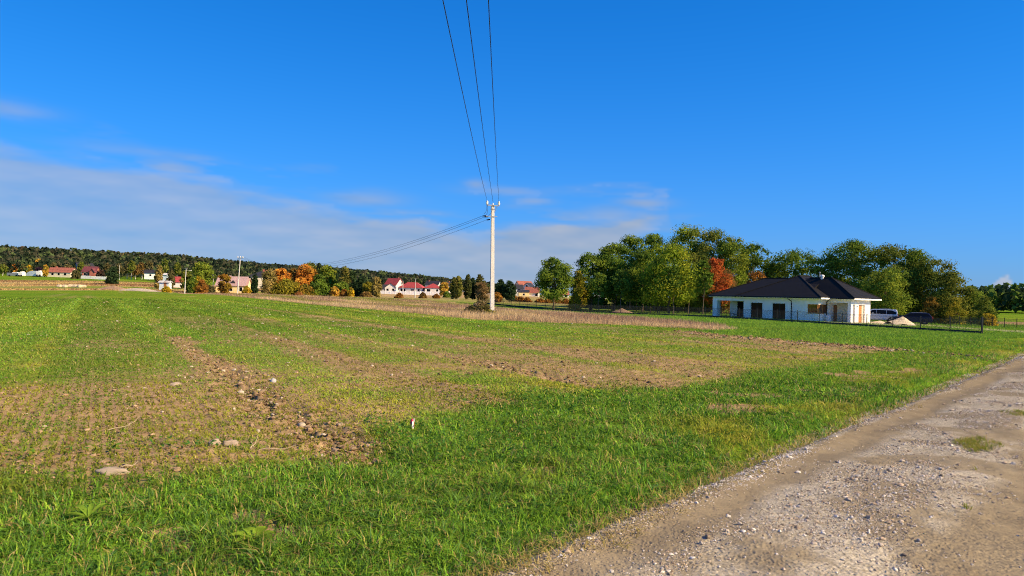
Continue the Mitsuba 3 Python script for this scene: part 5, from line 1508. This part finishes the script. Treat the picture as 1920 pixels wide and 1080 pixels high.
def main_pole():
    key = thing('power_pole', 'nearest tall pale concrete power pole standing in the weed strip', 'power pole')
    P = spot(922.5, 57)
    top = pos(924, 386, 57)
    Hh = top[2] - P[2]
    lean = (top[0] - P[0]) / Hh
    R = rotz(math.radians(17))
    b, t = .165, .115
    v = []
    for z, hw, hd in ((-.3, b, b * .8), (Hh, t, t * .85)):
        for sx, sy in ((-1, -1), (-.72, -1), (.72, -1), (1, -1), (1, 1), (-1, 1)):
            v.append((sx * hw, sy * hd, z))
    v = np.array(v)
    f = [(i, (i + 1) % 6, 6 + (i + 1) % 6, 6 + i) for i in range(6)]
    mb = MB().add(v, f).add(v[6:], [(0, 1, 2), (0, 2, 3), (0, 3, 4), (0, 4, 5)])
    sh = lambda m: (np.stack([m[0] @ R.T[:, 0], m[0] @ R.T[:, 1], m[0][:, 2]], -1) + np.stack([lean * m[0][:, 2], 0 * m[0][:, 2], 0 * m[0][:, 2]], -1) + P, m[1])
    part(key, 'shaft', sh(mb.mesh()), 'concrete_material')
    part(key, 'crossarm', sh(MB().box(-.56, -.17, Hh - .02, .52, -.11, Hh + .06).mesh()), 'grey_metal')
    part(key, 'bracket', sh(MB().box(-.16, -.135, Hh - .30, .16, .13, Hh - .24).mesh()), 'grey_metal')
    part(key, 'brace', sh(MB().tube([(.36, -.14, Hh), (.11, -.10, Hh - .55)], .02, 5).mesh()), 'grey_metal')
    tips = []
    for x, z in ((-.52, Hh + .06), (-.02, Hh + .02), (.48, Hh + .06)):
        i = part(key, 'insulator', sh(insulator(MB(), x, -.14, z, 1.25 if abs(x) > .1 else .8).mesh()), 'porcelain', smooth=40)
        p = np.array([[x, -.14, z + .30]])
        tips.append(sh((p, None))[0][0])
    part(key, 'lower_arm', sh(MB().box(-.62, -.16, Hh - .92, .34, -.11, Hh - .86).mesh()), 'grey_metal')
    dead = []
    for x, y, z in ((-.60, -.06, Hh - .84), (-.40, .05, Hh - .90), (-.2, .12, Hh - 1.12)):
        q = MB()
        dv = np.array([-.52, .85, -.05])
        q.tube([np.array([x, y, z]) + dv * s for s in (0, .05, .12, .16, .24, .30, .42)], [.02, .06, .035, .06, .035, .055, .015], 8)
        part(key, 'strain_insulator', sh(q.mesh()), 'black_metal', smooth=40)
        dead.append(sh((np.array([[x, y, z]]) + dv * .42, None))[0][0])
    for (x0, z0), (x1, z1) in (((-.52, Hh + .02), (-.60, Hh - .80)), ((-.55, Hh - .05), (-.80, Hh - .74)), ((.0, Hh), (-.40, Hh - .86))):
        ts = np.linspace(0, 1, 8)
        part(key, 'jumper_wire', sh(MB().tube(np.stack([x0 + (x1 - x0) * ts + .07 * np.sin(ts * 3.1), -.2 + 0 * ts, z0 + (z1 - z0) * ts - .06 * np.sin(ts * 3.14)], -1), .014, 5).mesh()), 'wire_material', smooth=True)
    return tips, dead


TIPS, DEAD = main_pole()


def far_pole(label, px, d, base_none, ptop, ptx, head=True, lamp=False, rad=.12):
    key = thing('power_pole', label, 'power pole')
    P = spot(px, d)
    top = pos(ptx, ptop, d)
    mb = MB().tube([P - [0, 0, .3], P + (top - P) * .5, top], [rad * 1.25, rad, rad * .75], 8)
    part(key, 'shaft', mb.mesh(), 'concrete_material', smooth=40)
    if head:
        part(key, 'crossarm', MB().box(-.75, -.05, -.05, .75, .05, .05, rotz(-.3), top).mesh(), 'grey_metal')
        for x in (-.7, 0, .7):
            part(key, 'insulator', insulator(MB(), *(top + rotz(-.3) @ np.array([x, 0, .05])), s=1.7).mesh(), 'porcelain', smooth=40)
    else:
        part(key, 'cap', MB().box(-.25, -.2, -.02, .25, .2, .12, None, top).mesh(), 'grey_metal')
    if lamp:
        q = top - [0, 0, .5]
        part(key, 'lamp_arm', MB().tube([q, q + [.6, 0, .12], q + [1.0, 0, .12]], .05, 6).mesh(), 'grey_metal')
        part(key, 'lamp_head', MB().box(.9, -.12, .06, 1.5, .12, .2, None, q).mesh(), 'plate_white')
    return top


TOP2 = far_pole('slightly leaning white power pole before the yellow house', 445, 162, None, 484, 450.5)
TOP3 = far_pole('pale street lamp pole left of the big green tree', 346, 185, None, 504, 349, False, True)
TOP4 = far_pole('thin pale pole left of the yellow house', 399.5, 235, None, 516, 399.8, False, rad=.10)
TOP5 = far_pole('right pale pole before the white wall and red roofed houses', 778, 235, None, 523, 779.2, False, rad=.11)
TOP6 = far_pole('left thinner pale pole before the white wall', 755, 270, None, 527, 755.6, False, rad=.10)
TOP7 = far_pole('far pale pole at the right of the lone dark pine on the left', 224, 330, None, 497, 224, False, rad=.11)

NEXT = [np.array([x, -12, 9.1]) for x in (-1.55, -.92, -.36)]
for i, nm in enumerate(('left', 'middle', 'right')):
    wire('power_line', f'{nm} one of three overhead wires running from the concrete pole up over the viewer', TIPS[i], NEXT[i], .55, .0125)
for i, (nm, off) in enumerate((('upper', -.7), ('middle', 0.0), ('lower', .7))):
    wire('power_line', f'{nm} one of three sagging wires from the concrete pole to the farmhouse pole', DEAD[i], TOP2 + rotz(-.3) @ np.array([off, 0, .4]), 3.2 + .12 * i, .0125, 60)
wire('power_line', 'faint wire from the white leaning pole down to the yellow house', TOP2 + [-.2, 0, .3], spot(412, 236) + [0, 0, 6.0], 1.2, .02)
wire('power_line', 'faint wire running left from the street lamp pole across the far slope', TOP3, spot(-40, 262) + [0, 0, 7.0], 1.6, .022, 60)
wire('power_line', 'thin wire between the two pale poles before the white wall', TOP5, TOP6, .5, .018)


# ---------------------------------------------------------------- far houses
def house(name, label, px, d, w, dep, hw, hr, rot, wall, roof, hip=False, wins=(), chim=(), base=None, over=.4, wing=None, door=None, gable_front=False, dormer=None):
    """Local frame: x along the eaves, -y towards the viewer after turning by rot."""
    key = thing(name, label, 'house')
    P = spot(px, d)
    if base is not None:
        P[2] = pos(px, base, d)[2]
    R = rotz(rot)
    put = lambda m: ((m.mesh() if isinstance(m, MB) else m)[0] @ R.T + P, (m.mesh() if isinstance(m, MB) else m)[1])
    gable = cube_m(-w / 2, -dep / 2, -1, w / 2, dep / 2, hw)
    if not hip:
        gable = gable + hull([(-w / 2, -dep / 2, hw - .01), (w / 2, -dep / 2, hw - .01), (-w / 2, dep / 2, hw - .01), (w / 2, dep / 2, hw - .01), (-w / 2, 0, hw + hr - .12), (w / 2, 0, hw + hr - .12)])
    part(key, 'wall', put(solid(gable)), wall)
    a, b = w / 2 + over, dep / 2 + over
    zo = hw - over * hr / (dep / 2)
    if hip:
        k = max(.4, w / 2 - dep / 2 * .9)
        rf = hull([(s * a, t * b, zz) for s in (-1, 1) for t in (-1, 1) for zz in (hw + .005, hw + .16)] + [(-k, 0, hw + hr), (k, 0, hw + hr)])
    else:
        up = hull([(s * a, t * b, zo) for s in (-1, 1) for t in (-1, 1)] + [(s * a, 0, hw + hr) for s in (-1, 1)])
        rf = up.translate([0, 0, .18]) - up.scale([1.2, 1.0, 1.0])
    rk = part(key, 'roof', put(solid(rf)), roof)
    for cx, cy, ch in chim:
        zt = hw + hr * (1 - abs(cy) / (dep / 2))
        c = part(rk, 'chimney', put(MB().box(cx - .3, cy - .3, zt - .5, cx + .3, cy + .3, zt + ch)), 'brick_red' if roof != 'roof_rose' else 'roof_rose')
    for side, u, z0, ww, hh in wins:
        if side == 'f':
            o, ax = np.array([u, -dep / 2, z0]), (1, 0)
        elif side == 'l':
            o, ax = np.array([-w / 2, u, z0]), (0, 1)
        else:
            o, ax = np.array([w / 2, u, z0]), (0, 1)
        s = {'f': -1, 'l': -1, 'r': 1}[side]
        if ax == (1, 0):
            fr, pn = MB().box(o[0] - ww / 2 - .08, o[1] - .05, z0 - .08, o[0] + ww / 2 + .08, o[1] + .03, z0 + hh + .08), MB().box(o[0] - ww / 2, o[1] - .07, z0, o[0] + ww / 2, o[1] - .04, z0 + hh)
        else:
            fr, pn = MB().box(o[0] - .05, u - ww / 2 - .08, z0 - .08, o[0] + .05, u + ww / 2 + .08, z0 + hh + .08), MB().box(o[0] + s * .07 - .02, u - ww / 2, z0, o[0] + s * .07 + .02, u + ww / 2, z0 + hh)
        wk = part(key, 'window', put(fr), 'plate_white')
        part(wk, 'pane', put(pn), 'window_dark')
    if door:
        u, ww = door
        part(key, 'door', put(MB().box(u - ww / 2, -dep / 2 - .05, 0, u + ww / 2, -dep / 2 + .03, 2.1)), 'wood_brown')
    if wing:
        x0, x1, fwd, hwg, hrg = wing
        part(key, 'wing_wall', put(solid(cube_m(x0, -dep / 2 - fwd, -1, x1, -dep / 2 + 1, hwg) + hull([(x0, -dep / 2 - fwd, hwg - .01), (x1, -dep / 2 - fwd, hwg - .01), ((x0 + x1) / 2, -dep / 2 - fwd, hwg + hrg - .1), (x0, 0, hwg - .01), (x1, 0, hwg - .01), ((x0 + x1) / 2, 0, hwg + hrg - .1)]))), wall)
        up = hull([(x0 - .3, -dep / 2 - fwd - .4, hwg - .2), (x1 + .3, -dep / 2 - fwd - .4, hwg - .2), ((x0 + x1) / 2, -dep / 2 - fwd - .4, hwg + hrg), (x0 - .3, 0, hwg - .2), (x1 + .3, 0, hwg - .2), ((x0 + x1) / 2, 0, hwg + hrg)])
        part(key, 'wing_roof', put(solid(up.translate([0, 0, .18]) - up.scale([1, 1.2, 1]))), roof)
    if dormer:
        u, z0 = dormer
        part(rk, 'dormer', put(solid(hull([(u - .9, -dep / 2 + .5, z0), (u + .9, -dep / 2 + .5, z0), (u, -dep / 2 + .5, z0 + .9), (u, -dep / 2 + 2.4, z0 + .9)]))), 'roof_slate')
    return key, P


house('farmhouse', 'yellow house with a rose coloured tiled roof and a triangular dormer', 437, 236, 9.2, 7, 2.8, 2.9, .12, 'plaster_yellow', 'roof_rose', wins=(('f', .2, .9, .95, 1.4), ('f', 3.4, .9, .9, 1.3), ('l', 0, 4.0, .9, .9)), chim=((-1.2, .3, .7),), dormer=(.6, 3.6), base=550.5)
house('annex_building', 'lower annex with rose roof at the right side of the yellow house', 457, 237, 3.4, 6.5, 2.6, 2.6, .12, 'plaster_yellow', 'roof_rose', wins=(('f', 0, .9, .8, 1.2),), base=550.5)
house('red_roof_house', 'white house with a low red roof just left of the street lamp pole', 338, 262, 7.2, 6, 2.0, 1.9, .35, 'plaster_pale', 'roof_red', chim=((2.2, .4, 1.2),), wins=(('f', -1.8, .8, .9, 1), ('f', 1.6, .8, .9, 1)), base=539)
house('dark_roof_house', 'house with a black roof half hidden left of the weeping birch', 489, 268, 8, 8, 3.4, 2.2, .2, 'plaster_cream', 'roof_slate', hip=True, wins=(('f', -1.5, 1, 1.6, 1.6), ('f', 1.8, 1, 1.2, 1.4)), chim=((.8, .3, 1.0), (2.0, .3, .8)), base=536)
# the red roofs behind the white wall
house('red_roof_house', 'tall white house with bright red roof left behind the white wall', 739, 372, 7.6, 7, 3.9, 3.5, -.5, 'plaster_pale', 'roof_red', wins=(('r', -1, 1, 1.2, 1.4), ('r', 1.5, 4.2, 1.0, 1.2), ('f', -2, 1, 1.2, 1.3), ('f', 2, 1, 1.2, 1.3)), chim=((2.5, .2, .8),), base=548)
house('dark_gable_house', 'small white house with a dark gabled roof left behind the white wall', 732, 352, 4.6, 5.5, 2.6, 2.2, math.pi / 2 + .15, 'plaster_pale', 'roof_slate', wins=(('l', -1.4, 1, 1.1, 1.1), ('l', 1.4, 1, 1.1, 1.1)), base=549)
house('dark_gable_house', 'low grey roofed building at the left end behind the white wall', 722, 362, 4.5, 5, 2.2, 2.0, .2, 'plaster_grey', 'roof_slate', wins=(('f', 0, 1, 1.2, 1),), base=549)
house('red_roof_house', 'broad white bungalow with deep red hipped roof in the middle behind the white wall', 773, 352, 12.0, 8, 2.6, 2.9, -.1, 'plaster_pale', 'roof_red', hip=True, wins=(('f', -4.5, .9, 1.3, 1.2), ('f', -2.9, .9, .9, 1.2), ('f', 1.0, 1.2, 1.6, .7), ('f', 4.2, .9, 1.1, 1.2)), base=549.5)
house('red_roof_house', 'small white pavilion with red hipped roof at the right behind the white wall', 812, 350, 8.2, 8, 2.6, 2.3, .1, 'plaster_pale', 'roof_red', hip=True, wins=(('f', -2.2, .8, 1.7, 1.3), ('f', 2.0, .8, 1.0, 1.3)), base=550)
house('dark_roof_house', 'white house with black roof left of the round golden tree', 812, 420, 8, 7, 3.4, 2.4, -.2, 'plaster_pale', 'roof_slate', wins=(('f', -2, 1.2, 1.4, 1.3), ('f', 2.5, 1.2, 1.4, 1.3)), chim=((-2.5, -.4, .8),), base=545)
house('dark_roof_house', 'house with black roof right behind the round golden tree', 842, 430, 6.5, 7, 3.2, 2.4, .4, 'plaster_pale', 'roof_slate', wins=(('f', -1.5, 1.2, 1.2, 1.3), ('f', 2, 1.2, 1.2, 1.3)), chim=((0, .2, .8),), base=546)


def white_wall():
    key = thing('garden_wall', 'long low white garden wall in front of the red roofed houses', 'wall')
    a, b = spot(713, 330), spot(826, 327)
    za, zb = pos(713, 552, 330)[2], pos(826, 552.5, 327)[2]
    n = 12
    for k in range(n):
        p = a + (b - a) * k / n
        q = a + (b - a) * (k + 1) / n
        z = za + (zb - za) * k / n
        an = math.atan2(q[1] - p[1], q[0] - p[0])
        L = np.linalg.norm((q - p)[:2])
        part(key, 'wall_section', MB().box(.16, -.1, -1.2, L - .16, .1, 1.5, rotz(an), [p[0], p[1], z]).mesh(), 'plaster_white')
        part(key, 'wall_post', MB().box(-.16, -.16, -1.2, .16, .16, 1.72, rotz(an), [p[0], p[1], z]).mesh(), 'plaster_white')


white_wall()
# the hamlet right of the pole
house('dark_roof_house', 'house with a dark roof in the left of the far right hamlet', 970, 345, 4.5, 5, 3.6, 2.0, .3, 'plaster_pale', 'roof_slate', wins=(('f', 0, 2.2, 1, 1.2),), base=555)
house('orange_roof_house', 'house with brownish orange roof highest in the far right hamlet', 982, 385, 8.5, 7, 4.4, 3.2, .5, 'plaster_cream', 'roof_orange', wins=(('f', -2, 3.8, 1.1, 1.2), ('f', 2, 3.8, 1.1, 1.2)), base=553)
house('dark_roof_house', 'white gabled house with black roof between the orange roofs of the hamlet', 991, 362, 6, 6, 4.2, 2.6, 1.2, 'plaster_pale', 'roof_slate', wins=(('l', 0, 4.4, 1.1, 1.2), ('l', -1.5, 1.4, 1.1, 1.2)), base=555)
house('orange_roof_house', 'house with bright orange roof lowest in the far right hamlet', 998, 338, 6.6, 6, 2.4, 2.6, -.15, 'plaster_pale', 'roof_orange', wins=(('f', -2, .8, 1.5, 1.3), ('f', 2.4, .8, 1.3, 1.3)), base=558)
house('cream_shed', 'low cream coloured building left of the orange roofed house of the hamlet', 981, 335, 5, 5, 2.4, .9, .1, 'plaster_yellow', 'roof_slate', wins=(('f', 0, .8, .9, .9),), base=557)
house('orange_roof_house', 'orange roofed house seen behind the trunk of the lone oak', 1048, 345, 9, 6, 2.0, 1.9, .1, 'plaster_pale', 'roof_orange', wins=(('f', -3, .8, 1.3, 1.2), ('f', 3, .8, 1.3, 1.2)), base=560)
house('white_outbuilding', 'pale outbuilding glimpsed between the trunks of the left grove', 1112, 240, 7, 6, 3.0, 1.6, .1, 'film_blue', 'plaster_grey', wins=(('f', 0, 1, 1.2, 1.1),), base=576)
# the far left farm
house('red_roof_farmhouse', 'long low white farmhouse with a faded red roof at the far left', 117, 342, 11, 6, 2.2, 2.2, .05, 'plaster_cream', 'roof_orange', wins=(('f', -3, .7, 1.2, 1.1), ('f', 0, .7, 1.0, 1.1), ('f', 3, .7, 1.2, 1.1)), chim=((-3, .2, .9),), base=519)
house('brick_house', 'red brick house with dark red roof at the far left', 171, 338, 6.0, 5.5, 2.6, 2.4, .1, 'brick_red', 'roof_maroon', wins=(('f', -1.6, .8, .9, 1.1), ('f', .3, .8, .9, 1.1)), wing=(1.0, 3.4, 1.2, 2.3, 1.8), base=519.5)
house('white_outbuilding', 'white gabled outbuilding at the foot of the wood left of the yellow birch', 284, 345, 5.5, 6, 2.0, 1.6, .3, 'film_white', 'roof_slate', wins=(('f', 0, .6, .9, .9),), base=520)
house('white_outbuilding', 'pale greenish outbuilding right behind the yellow birch', 308, 330, 4, 5, 2.8, .9, .1, 'film_blue', 'plaster_grey', wins=(('f', 0, .9, .8, .9),), base=527)
house('white_outbuilding', 'small pale blue shed at the field edge left of the red roof', 310, 225, 2.9, 3, 1.7, .5, .15, 'film_blue', 'plaster_grey', door=(.4, .8), base=540)
house('dark_roof_house', 'dark roofed house with a white gable above the purple tree', 157, 372, 8, 7, 3.6, 2.6, 1.0, 'plaster_pale', 'roof_slate', wins=(('l', 0, 3.6, 1, 1),), base=515)

k = thing('garden_wall', 'low white wall in front of the far brick house', 'wall')
a, b = spot(150, 326), spot(199, 324)
a[2], b[2] = pos(150, 519.5, 326)[2], pos(199, 522, 324)[2]
for i in range(5):
    p, q = a + (b - a) * i / 5, a + (b - a) * (i + 1) / 5
    part(k, 'wall_section', MB().box(.05, -.1, -.8, np.linalg.norm((q - p)[:2]) - .05, .1, .75, rotz(math.atan2(q[1] - p[1], q[0] - p[0])), p).mesh(), 'plaster_white')


def polytunnel():
    key = thing('polytunnel', 'pale blue plastic covered polytunnel at the far left', 'polytunnel')
    P = spot(62, 338)
    P[2] = pos(62, 517.5, 338)[2]
    an = np.linspace(0, np.pi, 13)
    v = np.array([(x, 2.0 * -math.cos(a) * 2.0, 2.5 * math.sin(a)) for x in (-.1, 6.5) for a in an])
    R = rotz(1.45)
    f = [(i, i + 1, 14 + i, 13 + i) for i in range(12)]
    mb = MB().add(v, f).add(np.vstack([v[:13], [[-.1, 0, 0]]]), [(i + 1, i, 13) for i in range(12)])
    part(key, 'cover', (mb.mesh()[0] @ R.T + P, mb.mesh()[1]), 'film_blue', smooth=50)
    for x in (0, 1.6, 3.2, 4.8, 6.4):
        part(key, 'hoop', (MB().tube([(x, 4.05 * -math.cos(a), 2.55 * math.sin(a)) for a in an], .05, 5).mesh()[0] @ R.T + P, MB().tube([(x, 4.05 * -math.cos(a), 2.55 * math.sin(a)) for a in an], .05, 5).mesh()[1]), 'grey_metal')


polytunnel()


def trailer(label, px, d, base, L, H, body):
    key = thing('trailer', label, 'trailer')
    P = spot(px, d)
    P[2] = pos(px, base, d)[2]
    part(key, 'body', MB().box(-L / 2, -1.2, .55, L / 2, 1.2, H).mesh()[0] + P if False else (MB().box(-L / 2, -1.2, .55, L / 2, 1.2, H).mesh()[0] + P, MB().box(0, 0, 0, 1, 1, 1).mesh()[1]), body)
    for x in (-L * .3, L * .25):
        part(key, 'wheel', (MB().lathe([(0, -.15), (.45, -.15), (.5, 0), (.45, .15), (0, .15)], (x, -1.1, .5), 12, np.array([[1, 0, 0], [0, 0, 1], [0, -1, 0.]])).mesh()[0] + P, MB().lathe([(0, -.15), (.45, -.15), (.5, 0), (.45, .15), (0, .15)], (x, -1.1, .5), 12).mesh()[1]), 'tyre_rubber')
    part(key, 'canopy', (MB().box(-L * .1, -1.1, H + .004, L * .28, 1.1, H + .35).mesh()[0] + P, MB().box(0, 0, 0, 1, 1, 1).mesh()[1]), 'film_white')


trailer('long grey flat trailer with a white canopy at the far left', 28, 335, 519, 6.2, 1.9, 'grey_metal')
trailer('white van like trailer at the right end of the grey one', 41, 334, 519, 1.9, 2.2, 'film_white')
trailer('small white trailer right of the polytunnel', 75, 334, 518.5, 2.4, 2.5, 'film_white')


def bales():
    rng = np.random.default_rng(6)
    for i, (px, d) in enumerate(((112, 227), (121.5, 226), (132.5, 228), (141, 227), (149, 226), (157.5, 228))):
        key = thing('hay_bale', f'round hay bale, {ORD[i]} from the left in the row at the field edge', 'hay bale', 'row of round hay bales')
        P = spot(px, d)
        P[2] = pos(px, 541.0, d)[2]
        r = .68 * rng.uniform(.92, 1.08)
        ax = rotz(rng.uniform(-.5, .5)) @ np.array([[0, 0, 1], [1, 0, 0], [0, 1, 0.]])
        part(key, 'straw', MB().lathe([(0, -.6), (r * .6, -.6), (r * .97, -.57), (r, -.5), (r, .5), (r * .97, .57), (r * .6, .6), (0, .6)], P + [0, 0, r * .92], 18, ax).mesh(), 'hay_wrap', smooth=40)


bales()
